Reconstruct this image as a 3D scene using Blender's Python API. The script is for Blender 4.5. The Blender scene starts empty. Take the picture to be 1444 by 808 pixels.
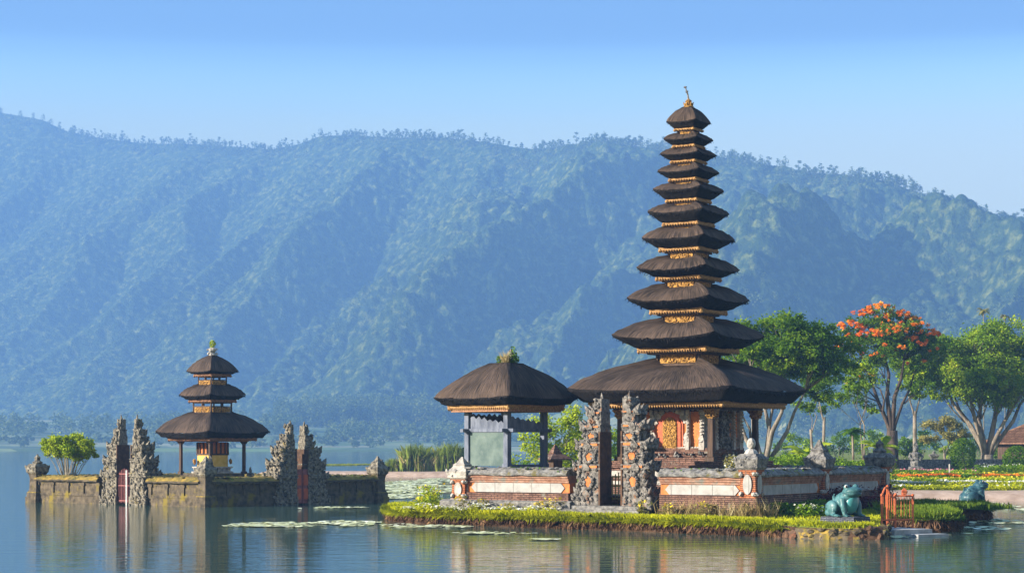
import bpy, bmesh, math, random
import numpy as np
from math import sin, cos, pi, radians, sqrt, atan2
from mathutils import Vector, Matrix
SC = bpy.context.scene
COL = SC.collection
# ------------------------------------------------------------------ camera, light, exposure
F = 2800.0; HOR = 630.0; CZ = 2.7          # focal length and horizon row in photo pixels, eye height in metres
cam = bpy.data.objects.new('camera', bpy.data.cameras.new('camera')); COL.objects.link(cam)
cam.location = (0, 0, CZ); cam.rotation_euler = (radians(90), 0, 0)
cam.data.sensor_width = 36; cam.data.lens = 36*F/1444; cam.data.shift_y = (HOR-404)/1444
cam.data.clip_start = 1; cam.data.clip_end = 20000
SC.camera = cam
SUN_AZ = Vector((-0.95, -0.31)).normalized(); SUN_EL = radians(18)
sun = bpy.data.objects.new('sun', bpy.data.lights.new('sun', 'SUN')); COL.objects.link(sun)
sun.data.energy = 5.0; sun.data.angle = radians(0.5); sun.data.color = (1.0, 0.91, 0.76)
sd = Vector((SUN_AZ.x*cos(SUN_EL), SUN_AZ.y*cos(SUN_EL), sin(SUN_EL)))
sun.rotation_euler = sd.to_track_quat('Z', 'Y').to_euler()
W = bpy.data.worlds.new('World'); SC.world = W; W.use_nodes = True
def sky():
    nt = W.node_tree; n = nt.nodes; l = nt.links
    bg = n['Background']; s = n.new('ShaderNodeTexSky'); s.sky_type = 'NISHITA'; s.sun_disc = False
    s.sun_elevation = SUN_EL; s.sun_rotation = atan2(SUN_AZ.x, SUN_AZ.y); s.altitude = 1200
    s.air_density = 2.1; s.dust_density = 0.3; s.ozone_density = 5.0
    tc = n.new('ShaderNodeTexCoord'); sp = n.new('ShaderNodeSeparateXYZ'); cb = n.new('ShaderNodeCombineXYZ')
    fc = n.new('ShaderNodeFloatCurve'); c = fc.mapping.curves[0]
    c.points[0].location = (0, 0); c.points[1].location = (1, 1)
    for p in ((0.10, 0.06), (0.148, 0.075), (0.170, 0.13), (0.195, 0.40), (0.222, 0.96), (0.27, 0.98)): c.points.new(*p)
    fc.mapping.update()
    l.new(tc.outputs['Generated'], sp.inputs[0]); l.new(sp.outputs[0], cb.inputs[0]); l.new(sp.outputs[1], cb.inputs[1])
    l.new(sp.outputs[2], fc.inputs['Value']); l.new(fc.outputs[0], cb.inputs[2])
    nm = n.new('ShaderNodeVectorMath'); nm.operation = 'NORMALIZE'
    l.new(cb.outputs[0], nm.inputs[0]); l.new(nm.outputs[0], s.inputs['Vector'])
    l.new(s.outputs[0], bg.inputs['Color']); bg.inputs['Strength'].default_value = 0.115
sky()
SC.view_settings.view_transform = 'Standard'; SC.view_settings.look = 'None'
SC.view_settings.exposure = 1.55; SC.view_settings.gamma = 1; SC.view_settings.use_curve_mapping = False
SC.render.engine = 'CYCLES'
cy = SC.cycles
cy.use_denoising = True; cy.max_bounces = 6; cy.diffuse_bounces = 2; cy.glossy_bounces = 3; cy.transmission_bounces = 2
cy.volume_bounces = 1; cy.transparent_max_bounces = 6; cy.sample_clamp_indirect = 6; cy.caustics_reflective = False; cy.caustics_refractive = False
# ------------------------------------------------------------------ helpers: tags
def tag(o, label=None, cat=None, group=None, kind=None):
    if label: o['label'] = label
    if cat: o['category'] = cat
    if group: o['group'] = group
    if kind: o['kind'] = kind
    return o
def thing(name, label, cat, loc=(0, 0, 0), rz=0, group=None):
    o = bpy.data.objects.new(name, None); COL.objects.link(o); o.empty_display_size = .2
    o.location = loc; o.rotation_euler = (0, 0, rz)
    return tag(o, label, cat, group, 'thing')
def copy_tree(o, parent=None):
    c = o.copy(); COL.objects.link(c)
    if parent: c.parent = parent
    for ch in list(o.children): copy_tree(ch, c)
    return c
def at(px, row, Y):                         # a point of the photo at distance Y, as world coordinates
    return Vector(((px-722)/F*Y, Y, CZ+(HOR-row)/F*Y))
def on_water(px, row):
    return at(px, row, CZ*F/(row-HOR))
def link(name, me, mats, parent=None, loc=(0, 0, 0), rz=0):
    o = bpy.data.objects.new(name, me); COL.objects.link(o)
    for m in (mats if isinstance(mats, (list, tuple)) else [mats]): me.materials.append(m)
    o.location = loc; o.rotation_euler = (0, 0, rz)
    if parent: o.parent = parent
    return o
_ico = {}
def ico(sub):
    if sub not in _ico:
        b = bmesh.new(); bmesh.ops.create_icosphere(b, subdivisions=sub, radius=1)
        _ico[sub] = ([v.co.copy() for v in b.verts], [[v.index for v in f.verts] for f in b.faces]); b.free()
    return _ico[sub]
class MB:
    def __init__(s, seed=1): s.v = []; s.f = []; s.r = random.Random(seed)
    def raw(s, vs, fs):
        n = len(s.v); s.v += [tuple(v) for v in vs]; s.f += [[i+n for i in f] for f in fs]; return s
    def box(s, c, d, rz=0, top=1.0, topy=None):
        ty = top if topy is None else topy; x, y, z = d[0]/2, d[1]/2, d[2]/2; vs = []
        for kz, kx, ky in ((-1, 1, 1), (1, top, ty)):
            for a, b in ((-1, -1), (1, -1), (1, 1), (-1, 1)):
                X, Y = a*x*kx, b*y*ky
                vs.append((c[0]+X*cos(rz)-Y*sin(rz), c[1]+X*sin(rz)+Y*cos(rz), c[2]+kz*z))
        return s.raw(vs, [(3, 2, 1, 0), (4, 5, 6, 7), (0, 1, 5, 4), (1, 2, 6, 5), (2, 3, 7, 6), (3, 0, 4, 7)])
    def sq(s, prof, c=(0, 0, 0), rz=0, ay=1.0):          # stacked square sections: (half width, z)
        vs = []; fs = []
        for h, z in prof:
            for a, b in ((-1, -1), (1, -1), (1, 1), (-1, 1)):
                X, Y = a*h, b*h*ay
                vs.append((c[0]+X*cos(rz)-Y*sin(rz), c[1]+X*sin(rz)+Y*cos(rz), c[2]+z))
        for k in range(len(prof)-1):
            for i in range(4): fs.append((k*4+i, k*4+(i+1) % 4, k*4+4+(i+1) % 4, k*4+4+i))
        n = len(prof)*4; fs += [(3, 2, 1, 0), (n-4, n-3, n-2, n-1)]
        return s.raw(vs, fs)
    def lathe(s, prof, c=(0, 0, 0), n=12, ax=1, ay=1):
        vs = []; fs = []
        for h, z in prof:
            for i in range(n): a = 2*pi*i/n; vs.append((c[0]+h*cos(a)*ax, c[1]+h*sin(a)*ay, c[2]+z))
        for k in range(len(prof)-1):
            for i in range(n): fs.append((k*n+i, k*n+(i+1) % n, (k+1)*n+(i+1) % n, (k+1)*n+i))
        fs += [tuple(range(n-1, -1, -1)), tuple(range((len(prof)-1)*n, len(prof)*n))]
        return s.raw(vs, fs)
    def tube(s, pts, rad, n=7):
        pts = [Vector(p) for p in pts]
        if not isinstance(rad, (list, tuple)): rad = [rad]*len(pts)
        vs = []; fs = []
        for k, p in enumerate(pts):
            d = (pts[min(k+1, len(pts)-1)]-pts[max(k-1, 0)]).normalized()
            u = d.cross(Vector((0.31, 0.95, 0.05)) if abs(d.y) < .9 else Vector((1, 0, 0))).normalized(); w = d.cross(u)
            for i in range(n):
                a = 2*pi*i/n; vs.append(p+(u*cos(a)+w*sin(a))*rad[k])
        for k in range(len(pts)-1):
            for i in range(n): fs.append((k*n+i, k*n+(i+1) % n, (k+1)*n+(i+1) % n, (k+1)*n+i))
        fs += [tuple(range(n-1, -1, -1)), tuple(range((len(pts)-1)*n, len(pts)*n))]
        return s.raw(vs, fs)
    def blob(s, c, r, sub=1, jit=.15, rz=0):
        vs, fs = ico(sub); out = []
        if not isinstance(r, (list, tuple)): r = (r, r, r)
        for v in vs:
            k = 1+s.r.uniform(-jit, jit); X, Y = v.x*r[0]*k, v.y*r[1]*k
            out.append((c[0]+X*cos(rz)-Y*sin(rz), c[1]+X*sin(rz)+Y*cos(rz), c[2]+v.z*r[2]*k))
        return s.raw(out, fs)
    def flame(s, c, w, h, dx=0, dy=0, d=None):            # pointed carved leaf: a bent four-sided spike
        d = d or w*.7
        vs = []
        for z, k, o in ((0, .7, 0), (h*.35, 1, .15), (h*.7, .6, .55), (h, .08, 1)):
            for a, b in ((-1, -1), (1, -1), (1, 1), (-1, 1)):
                vs.append((c[0]+a*w/2*k+dx*o, c[1]+b*d/2*k+dy*o, c[2]+z))
        fs = [(3, 2, 1, 0), (12, 13, 14, 15)]
        for k in range(3):
            for i in range(4): fs.append((k*4+i, k*4+(i+1) % 4, k*4+4+(i+1) % 4, k*4+4+i))
        return s.raw(vs, fs)
    def extrude(s, prof, x0, x1, jit=0, step=.6):          # profile polygon of (y, z), swept along x
        n = max(1, int((x1-x0)/step)); m = len(prof); vs = []; fs = []
        for k in range(n+1):
            x = x0+(x1-x0)*k/n
            for y, z in prof: vs.append((x, y+s.r.uniform(-jit, jit), z+s.r.uniform(-jit, jit)))
        for k in range(n):
            for i in range(m): fs.append((k*m+i, k*m+(i+1) % m, (k+1)*m+(i+1) % m, (k+1)*m+i)[::-1])
        fs += [tuple(range(m)), tuple(range((n+1)*m-1, n*m-1, -1))]
        return s.raw(vs, fs)
    def poly(s, pts2, axis, o, th):                       # flat polygon with thickness; axis 'y' -> in xz facing -y, 'x' -> in yz facing -x, 'z' -> in xy
        n = len(pts2)
        if axis == 'y': A = [(p[0], o, p[1]) for p in pts2]; B = [(p[0], o+th, p[1]) for p in pts2]
        elif axis == 'x': A = [(o, p[0], p[1]) for p in pts2]; B = [(o+th, p[0], p[1]) for p in pts2]
        else: A = [(p[0], p[1], o) for p in pts2]; B = [(p[0], p[1], o+th) for p in pts2]
        return s.raw(A+B, [tuple(range(n)), tuple(range(2*n-1, n-1, -1))]+[(i, n+i, n+(i+1) % n, (i+1) % n) for i in range(n)])
    def build(s, name, mats, parent=None, loc=(0, 0, 0), rz=0, smooth=False):
        me = bpy.data.meshes.new(name); me.from_pydata(s.v, [], s.f)
        bm = bmesh.new(); bm.from_mesh(me); bmesh.ops.recalc_face_normals(bm, faces=bm.faces); bm.to_mesh(me); bm.free()
        if smooth: me.polygons.foreach_set('use_smooth', [True]*len(me.polygons))
        me.update()
        return link(name, me, mats, parent, loc, rz)
def np_mesh(name, V, k, smooth=False):                     # V: (N*k, 3), faces of k fresh vertices each
    me = bpy.data.meshes.new(name); V = np.asarray(V, np.float32); n = len(V); nf = n//k
    me.vertices.add(n); me.vertices.foreach_set('co', V.ravel())
    me.loops.add(n); me.loops.foreach_set('vertex_index', np.arange(n, dtype=np.int32))
    me.polygons.add(nf); me.polygons.foreach_set('loop_start', np.arange(0, n, k, dtype=np.int32))
    me.update(calc_edges=True); return me
def grid_mesh(name, V, rows, cols, keep=None):
    me = bpy.data.meshes.new(name); V = np.asarray(V, np.float32)
    i = (np.arange(rows-1)[:, None]*cols+np.arange(cols-1)[None]).ravel()
    if keep is not None: i = i[keep.ravel()]
    q = np.stack([i, i+1, i+cols+1, i+cols], 1).astype(np.int32)
    used = np.unique(q); mp = np.zeros(len(V), np.int32); mp[used] = np.arange(len(used)); q = mp[q]; V = V[used]
    me.vertices.add(len(V)); me.vertices.foreach_set('co', V.ravel())
    me.loops.add(q.size); me.loops.foreach_set('vertex_index', q.ravel())
    me.polygons.add(len(q)); me.polygons.foreach_set('loop_start', np.arange(0, q.size, 4, dtype=np.int32))
    me.polygons.foreach_set('use_smooth', np.ones(len(q), bool))
    me.update(calc_edges=True); return me
def unit(a): return a/np.maximum(np.linalg.norm(a, axis=1, keepdims=True), 1e-9)
def leaf_mesh(name, P, size, rs, up=.6, aspect=.5, out=None):
    n = len(P); nr = rs.normal(size=(n, 3)); nr[:, 2] = abs(nr[:, 2])+up
    if out is not None: nr += out
    nr = unit(nr); t = unit(np.cross(nr, rs.normal(size=(n, 3)))); b = np.cross(nr, t)
    s = (size*rs.uniform(.6, 1.3, n))[:, None]
    V = np.stack([P-t*s*.5, P+b*s*aspect*.5+nr*s*.08, P+t*s*.5-nr*s*.06, P-b*s*aspect*.5+nr*s*.08], 1)
    return np_mesh(name, V.reshape(-1, 3), 4)
def blade_mesh(name, P, h, w, rs, lean=.35, dirs=None):
    n = len(P); a = rs.uniform(0, 2*pi, n); t = np.stack([np.cos(a), np.sin(a), 0*a], 1)
    d = rs.normal(size=(n, 3))*lean; d[:, 2] = 1
    if dirs is not None: d = d*1.0+dirs
    d = unit(d); hh = (h*rs.uniform(.5, 1.25, n))[:, None]; ww = (w*rs.uniform(.7, 1.3, n))[:, None]
    mid = P+d*hh*.6; tip = P+unit(d+rs.normal(size=(n, 3))*.25)*hh
    V = np.stack([P-t*ww*.5, P+t*ww*.5, mid+t*ww*.4, tip, mid-t*ww*.4], 1)
    return np_mesh(name, V.reshape(-1, 3), 5)
def ball(rs, n, r, shell=.5):
    d = unit(rs.normal(size=(n, 3))); return d*(shell+(1-shell)*rs.uniform(0, 1, n)[:, None]**.5)*np.asarray(r)
def h2(ix, iy, s=0):
    v = np.sin(ix*127.1+iy*311.7+s*74.7)*43758.5453; return v-np.floor(v)
def vnoise(x, y, s=0):
    ix, iy = np.floor(x), np.floor(y); fx, fy = x-ix, y-iy; fx = fx*fx*(3-2*fx); fy = fy*fy*(3-2*fy)
    return (h2(ix, iy, s)*(1-fx)+h2(ix+1, iy, s)*fx)*(1-fy)+(h2(ix, iy+1, s)*(1-fx)+h2(ix+1, iy+1, s)*fx)*fy
def fbm(x, y, o=4, s=0):
    r = 0; a = .5
    for k in range(o): r = r+a*vnoise(x*2**k, y*2**k, s+k); a *= .5
    return r
def worley(x, y, s=0):
    ix, iy = np.floor(x), np.floor(y); best = np.full(x.shape, 9.); hid = np.zeros(x.shape)
    for dx in (-1, 0, 1):
        for dy in (-1, 0, 1):
            cx, cy_ = ix+dx, iy+dy; px = cx+h2(cx, cy_, s); py = cy_+h2(cx, cy_, s+3)
            d = (px-x)**2+(py-y)**2; m = d < best; best = np.where(m, d, best); hid = np.where(m, h2(cx, cy_, s+7), hid)
    return np.sqrt(best), hid
# ------------------------------------------------------------------ materials
def newmat(name):
    m = bpy.data.materials.new(name); m.use_nodes = True; nt = m.node_tree
    return m, nt.nodes, nt.links, nt.nodes['Principled BSDF']
def ramp(n, stops):
    r = n.new('ShaderNodeValToRGB'); e = r.color_ramp.elements
    while len(e) < len(stops): e.new(.5)
    for k, (p, c) in enumerate(stops): e[k].position = p; e[k].color = (*c, 1)
    return r
def M(name, c1, c2, scale=4, rough=.85, bump=.3, bscale=None, c3=None, s3=1.5, t3=.55, stretch=(1, 1, 1), metal=0, brick=None, moss=None, detail=8, coat=0):
    m, n, l, p = newmat(name); tc = n.new('ShaderNodeTexCoord'); mp = n.new('ShaderNodeMapping'); mp.inputs['Scale'].default_value = stretch
    l.new(tc.outputs['Object'], mp.inputs[0])
    def noise(sc, d=detail):
        t = n.new('ShaderNodeTexNoise'); t.inputs['Scale'].default_value = sc; t.inputs['Detail'].default_value = d
        t.inputs['Roughness'].default_value = .65; l.new(mp.outputs[0], t.inputs['Vector']); return t
    r = ramp(n, [(.36, c1), (.64, c2)]); t1 = noise(scale); l.new(t1.outputs['Fac'], r.inputs[0]); colr = r.outputs[0]
    def mix(fac, a, c):
        x = n.new('ShaderNodeMix'); x.data_type = 'RGBA'; l.new(fac, x.inputs[0]); l.new(a, x.inputs[6])
        if isinstance(c, tuple): x.inputs[7].default_value = (*c, 1)
        else: l.new(c, x.inputs[7])
        return x.outputs[2]
    hgt = noise(bscale or scale*3).outputs['Fac']
    if brick:
        b = n.new('ShaderNodeTexBrick'); b.inputs['Scale'].default_value = 1; b.inputs['Brick Width'].default_value = brick[0]; b.inputs['Row Height'].default_value = brick[1]
        b.inputs['Mortar Size'].default_value = .012; 
        rot = n.new('ShaderNodeVectorMath'); rot.operation = 'DOT_PRODUCT'; rot.inputs[1].default_value = (1, 1, 0)
        sp = n.new('ShaderNodeSeparateXYZ'); cb = n.new('ShaderNodeCombineXYZ')
        l.new(mp.outputs[0], rot.inputs[0]); l.new(mp.outputs[0], sp.inputs[0]); l.new(rot.outputs['Value'], cb.inputs[0]); l.new(sp.outputs[2], cb.inputs[1]); l.new(cb.outputs[0], b.inputs['Vector'])
        colr = mix(b.outputs['Fac'], colr, tuple(.45*x for x in c1))
    if c3:
        rr = ramp(n, [(t3, (0, 0, 0)), (t3+.1, (1, 1, 1))]); l.new(noise(s3).outputs['Fac'], rr.inputs[0]); colr = mix(rr.outputs[0], colr, c3)
    if moss:
        g = n.new('ShaderNodeNewGeometry'); sp = n.new('ShaderNodeSeparateXYZ'); l.new(g.outputs['Normal'], sp.inputs[0])
        ad = n.new('ShaderNodeMath'); ad.operation = 'ADD'; l.new(sp.outputs[2], ad.inputs[0]); l.new(noise(2.5).outputs['Fac'], ad.inputs[1])
        rr = ramp(n, [(.85, (0, 0, 0)), (1.0, (1, 1, 1))]); l.new(ad.outputs[0], rr.inputs[0])
        mc = ramp(n, [(.35, moss[0]), (.65, moss[1])]); l.new(noise(3.1).outputs['Fac'], mc.inputs[0]); colr = mix(rr.outputs[0], colr, mc.outputs[0])
    l.new(colr, p.inputs['Base Color']); p.inputs['Roughness'].default_value = rough; p.inputs['Metallic'].default_value = metal
    p.inputs['Specular IOR Level'].default_value = .25
    if coat: p.inputs['Coat Weight'].default_value = coat; p.inputs['Coat Roughness'].default_value = .25
    if bump:
        bp = n.new('ShaderNodeBump'); bp.inputs['Strength'].default_value = bump; bp.inputs['Distance'].default_value = .05
        l.new(hgt, bp.inputs['Height']); l.new(bp.outputs[0], p.inputs['Normal'])
    return m
def leafmat(name, c1, c2, c3=None, trans=.35, nscale=.5, rough=.6):
    m, n, l, p = newmat(name); g = n.new('ShaderNodeNewGeometry'); tc = n.new('ShaderNodeTexCoord')
    t = n.new('ShaderNodeTexNoise'); t.inputs['Scale'].default_value = nscale; l.new(tc.outputs['Object'], t.inputs['Vector'])
    a = n.new('ShaderNodeMath'); a.operation = 'MULTIPLY_ADD'; a.inputs[1].default_value = .5; l.new(g.outputs['Random Per Island'], a.inputs[0])
    b = n.new('ShaderNodeMath'); b.operation = 'MULTIPLY_ADD'; b.inputs[1].default_value = 1.6; b.inputs[2].default_value = -.55; l.new(t.outputs['Fac'], b.inputs[0]); l.new(b.outputs[0], a.inputs[2])
    r = ramp(n, [(.1, c1), (.65, c2), (.95, c3 or c2)]); l.new(a.outputs[0], r.inputs[0])
    l.new(r.outputs[0], p.inputs['Base Color']); p.inputs['Roughness'].default_value = rough; p.inputs['Specular IOR Level'].default_value = .12
    tr = n.new('ShaderNodeBsdfTranslucent'); l.new(r.outputs[0], tr.inputs[0]); mx = n.new('ShaderNodeMixShader'); mx.inputs[0].default_value = trans
    l.new(p.outputs[0], mx.inputs[1]); l.new(tr.outputs[0], mx.inputs[2]); l.new(mx.outputs[0], n['Material Output'].inputs[0])
    return m
def thatchmat(name, c1, c2, su, sv, bump):
    m, n, l, p = newmat(name); uv = n.new('ShaderNodeUVMap'); uv.uv_map = 'UVMap'
    def noise(a, b, d=6, sc=1.0):
        mp = n.new('ShaderNodeMapping'); mp.inputs['Scale'].default_value = (a, b, 1); l.new(uv.outputs[0], mp.inputs[0])
        t = n.new('ShaderNodeTexNoise'); t.inputs['Scale'].default_value = sc; t.inputs['Detail'].default_value = d; l.new(mp.outputs[0], t.inputs[0]); return t.outputs['Fac']
    a, b = noise(su, sv), noise(.9, .8, 4)
    x = n.new('ShaderNodeMath'); x.operation = 'MULTIPLY_ADD'; x.inputs[1].default_value = .35; l.new(b, x.inputs[0])
    y = n.new('ShaderNodeMath'); y.operation = 'MULTIPLY'; y.inputs[1].default_value = .65; l.new(a, y.inputs[0]); l.new(y.outputs[0], x.inputs[2])
    r = ramp(n, [(.40, c1), (.60, c2)]); l.new(x.outputs[0], r.inputs[0]); l.new(r.outputs[0], p.inputs['Base Color'])
    p.inputs['Roughness'].default_value = .9; p.inputs['Specular IOR Level'].default_value = .2
    bp = n.new('ShaderNodeBump'); bp.inputs['Strength'].default_value = bump; bp.inputs['Distance'].default_value = .08
    l.new(x.outputs[0], bp.inputs['Height']); l.new(bp.outputs[0], p.inputs['Normal']); return m
MT = dict(
 stone=M('carved_stone', (.035, .034, .034), (.23, .215, .2), 7, .9, .9, c3=(.08, .07, .035), s3=2.2, t3=.6),
 paleston=M('pale_stone', (.22, .2, .18), (.45, .41, .37), 5, .9, .5, c3=(.1, .09, .08), s3=3, t3=.6),
 mossy=M('mossy_stone', (.035, .028, .02), (.13, .1, .065), 3.5, .95, .7, c3=(.16, .12, .02), s3=1.3, t3=.54, moss=((.06, .06, .015), (.28, .18, .035))),
 lichen=M('lichened_stone', (.025, .023, .02), (.27, .235, .18), 7, .95, 1.0, c3=(.2, .15, .05), s3=2.2, t3=.58),
 brick=M('red_brick', (.24, .075, .03), (.42, .16, .075), 6, .9, .35, c3=(.10, .075, .06), s3=1.6, t3=.54, brick=(.24, .065)),
 oldbrick=M('weathered_brick', (.075, .04, .03), (.23, .125, .09), 4, .95, .5, c3=(.2, .19, .16), s3=1.4, t3=.55, brick=(.24, .065)),
 orange=M('orange_plaster', (.34, .10, .028), (.52, .18, .05), 5, .8, .25, c3=(.22, .1, .055), s3=2.4, t3=.58),
 white=M('white_plaster', (.25, .24, .23), (.35, .33, .315), 2.5, .85, .15, c3=(.22, .205, .19), s3=1.6, t3=.54, brick=(.75, 3.0)),
 gatestone=M('carved_gate_stone', (.03, .028, .027), (.25, .225, .2), 7, .9, .9, c3=(.24, .12, .065), s3=3.2, t3=.57),
 fadedbrick=M('faded_brick', (.17, .075, .045), (.33, .19, .135), 5, .9, .4, c3=(.16, .15, .13), s3=1.8, t3=.56),
 coping=M('coping_stone', (.06, .058, .056), (.24, .225, .21), 6, .95, .6, c3=(.12, .1, .03), s3=2, t3=.57),
 thatch=thatchmat('palm_fibre_thatch', (.015, .0105, .008), (.084, .056, .041), 26, 1.6, 1.0),
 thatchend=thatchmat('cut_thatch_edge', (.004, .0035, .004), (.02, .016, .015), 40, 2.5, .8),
 mossmetal=M('mossy_painted_bars', (.10, .10, .02), (.28, .24, .06), 9, .7, .3),
 trimwood=M('brown_trim_wood', (.16, .07, .035), (.32, .17, .09), 12, .7, .4, 30),
 gold=M('gilded_wood', (.05, .016, .004), (.55, .3, .07), 16, .45, 1.0, 26, metal=.25),
 goldtrim=M('gilded_trim', (.16, .07, .02), (.46, .27, .10), 18, .55, .6, 40, metal=.1),
 red=M('red_paint', (.3, .05, .02), (.44, .1, .03), 8, .6, .1),
 wood=M('dark_wood', (.03, .018, .012), (.085, .05, .032), 6, .75, .3, stretch=(1, 1, .15)),
 bluewood=M('blue_grey_painted_wood', (.06, .07, .1), (.14, .155, .2), 5, .8, .25, stretch=(1, 1, .3)),
 greenplaster=M('green_grey_plaster', (.06, .09, .085), (.11, .145, .13), 2.2, .85, .15, c3=(.15, .165, .15), s3=3, t3=.62),
 yellow=M('yellow_cloth', (.6, .36, .06), (.72, .48, .12), 5, .8, .2),
 whitecloth=M('white_cloth', (.7, .7, .68), (.8, .8, .78), 5, .8, .2),
 orangemetal=M('orange_painted_metal', (.34, .075, .03), (.52, .14, .05), 8, .6, .25),
 pinkmetal=M('faded_red_metal', (.13, .035, .035), (.24, .075, .07), 8, .6, .15),
 teal=M('teal_frog_paint', (.02, .07, .075), (.068, .17, .18), 3.5, .5, .2, 9, c3=(.012, .045, .05), s3=3.2, t3=.53, coat=.12),
 tealdark=M('dark_teal_frog_paint', (.008, .03, .045), (.03, .085, .1), 4.5, .5, .2, 9, c3=(.13, .26, .24), s3=5, t3=.58, coat=.12),
 cyan=M('cyan_belly_paint', (.045, .2, .21), (.08, .29, .29), 3, .4, .05, coat=.3),
 eye=M('white_eye_paint', (.5, .45, .42), (.6, .56, .53), 5, .35, 0),
 black=M('black_paint', (.01, .01, .01), (.015, .015, .015), 5, .3, 0),
 slate=M('dark_brick_pedestal', (.05, .055, .075), (.13, .135, .17), 6, .85, .4, brick=(.16, .055)),
 soil=M('dark_soil', (.025, .014, .008), (.09, .05, .028), 5, 1, .9),
 lawn=M('lawn_ground', (.10, .13, .015), (.2, .22, .03), 2.5, 1, .6, c3=(.14, .1, .04), s3=1.2, t3=.62),
 court=M('courtyard_ground', (.1, .09, .06), (.2, .17, .12), 2.5, 1, .4),
 sand=M('pinkish_sand', (.3, .2, .14), (.46, .33, .25), 1.5, 1, .4),
 bark=M('pale_bark', (.07, .055, .042), (.27, .225, .175), 3, .9, .6, stretch=(1, 1, .35)),
 darkbark=M('dark_bark', (.022, .016, .012), (.085, .06, .045), 3, .9, .6, stretch=(1, 1, .35)),
 tile=M('clay_roof_tile', (.10, .05, .03), (.24, .13, .08), 3, .9, .5, stretch=(1, 1, 1), brick=(.3, .22)),
 leaf=leafmat('green_leaves', (.035, .09, .006), (.12, .22, .012), (.23, .32, .018), .4),
 leafdeep=leafmat('deep_green_leaves', (.025, .08, .005), (.13, .24, .01), (.32, .4, .015), .5),
 leafbright=leafmat('bright_yellow_green_leaves', (.16, .26, .008), (.38, .45, .015), (.56, .57, .03), .4),
 leafmid=leafmat('fresh_green_leaves', (.045, .12, .004), (.22, .34, .012), (.46, .5, .02), .4),
 leafyellow=leafmat('yellowish_leaves', (.17, .16, .04), (.33, .29, .08), (.45, .38, .12), .4),
 leafred=leafmat('dark_red_leaves', (.035, .008, .012), (.10, .018, .022), (.17, .03, .03), .25),
 blossom=leafmat('orange_red_blossom', (.75, .12, .012), (.88, .27, .02), (.9, .38, .05), .3),
 whiteflower=leafmat('white_blossom', (.5, .5, .42), (.7, .7, .62), (.75, .75, .7), .3),
 yellowflower=leafmat('yellow_blossom', (.6, .42, .02), (.75, .56, .04), (.8, .66, .1), .3),
 pinkflower=leafmat('pink_blossom', (.5, .14, .2), (.65, .25, .3), (.7, .35, .4), .3),
 grass=leafmat('sunlit_grass', (.2, .23, .008), (.46, .47, .012), (.62, .6, .02), .45, .8),
 grassgreen=leafmat('green_grass', (.06, .12, .01), (.15, .22, .015), (.25, .3, .03), .4, .8),
 drygrass=leafmat('dry_grass', (.2, .14, .05), (.42, .33, .15), (.55, .47, .28), .35, .8),
 roots=leafmat('brown_roots', (.035, .018, .01), (.13, .07, .04), (.24, .15, .07), .1, 1.5, .9),
 reed=leafmat('green_reeds', (.10, .14, .02), (.2, .26, .03), (.34, .3, .09), .35, .6),
 pads=leafmat('sun_glare_lily_pads', (.5, .53, .25), (.7, .71, .45), (.82, .82, .66), .1, .7, .55),  # pale green pads, with the low sun's glare put into the colour
 farleaf=leafmat('far_forest_leaves', (.06, .11, .025), (.16, .22, .06), (.26, .29, .09), .3, .02),  # leaves lightened: the pale mist near the lake is put into their colour
 darkface=M('dark_mossy_and_shade_face', (.035, .022, .016), (.11, .06, .035), 3, .95, .5, c3=(.15, .06, .03), s3=2, t3=.6),  # brown of the edging stones; on gate inner faces it stands for shade
 palebark=M('pale_thin_bark', (.2, .17, .13), (.4, .36, .29), 5, .9, .3),
 slab=M('worn_grey_slab', (.2, .2, .2), (.36, .35, .35), 3, .85, .3),
)
# ------------------------------------------------------------------ the setting: lake, mountain, lowland, haze
def lake():
    m, n, l, p = newmat('lake_water'); p.inputs['Base Color'].default_value = (.045, .09, .07, 1)
    p.inputs['Roughness'].default_value = .04; p.inputs['IOR'].default_value = 1.33
    tc = n.new('ShaderNodeTexCoord'); prev = None
    def layer(sx, sy, amp, det):
        mp = n.new('ShaderNodeMapping'); mp.inputs['Scale'].default_value = (sx, sy, 1); l.new(tc.outputs['Object'], mp.inputs[0])
        t = n.new('ShaderNodeTexNoise'); t.inputs['Scale'].default_value = 1; t.inputs['Detail'].default_value = det; l.new(mp.outputs[0], t.inputs[0])
        x = n.new('ShaderNodeMath'); x.operation = 'MULTIPLY'; x.inputs[1].default_value = amp; l.new(t.outputs['Fac'], x.inputs[0]); return x.outputs[0]
    a, b, c = layer(.5, 1.6, .5, 2), layer(1.6, 5, .2, 2), layer(.05, .12, .8, 2)
    s1 = n.new('ShaderNodeMath'); l.new(a, s1.inputs[0]); l.new(b, s1.inputs[1])
    s2 = n.new('ShaderNodeMath'); l.new(s1.outputs[0], s2.inputs[0]); l.new(c, s2.inputs[1])
    bp = n.new('ShaderNodeBump'); bp.inputs['Strength'].default_value = WAVE; bp.inputs['Distance'].default_value = .1
    l.new(s2.outputs[0], bp.inputs['Height']); l.new(bp.outputs[0], p.inputs['Normal'])
    b = MB(); b.raw([(-2500, -40, 0), (2500, -40, 0), (2500, 1600, 0), (-2500, 1600, 0)], [(0, 1, 2, 3)])
    tag(b.build('lake', m), kind='structure')
WAVE = .27
lake()
RIDGE = [(-260, 150), (-120, 152), (0, 163), (30, 168), (60, 174), (90, 188), (130, 197), (170, 203), (200, 206), (230, 207), (280, 208), (340, 212), (380, 216), (420, 208), (450, 197), (500, 195), (560, 199), (620, 199), (690, 205), (720, 212), (760, 216), (800, 209), (850, 205), (900, 212), (930, 216), (1010, 225), (1060, 235), (1110, 241), (1150, 249), (1200, 253), (1240, 259), (1280, 271), (1340, 293), (1400, 315), (1444, 326), (1560, 372), (1700, 420)]
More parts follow.
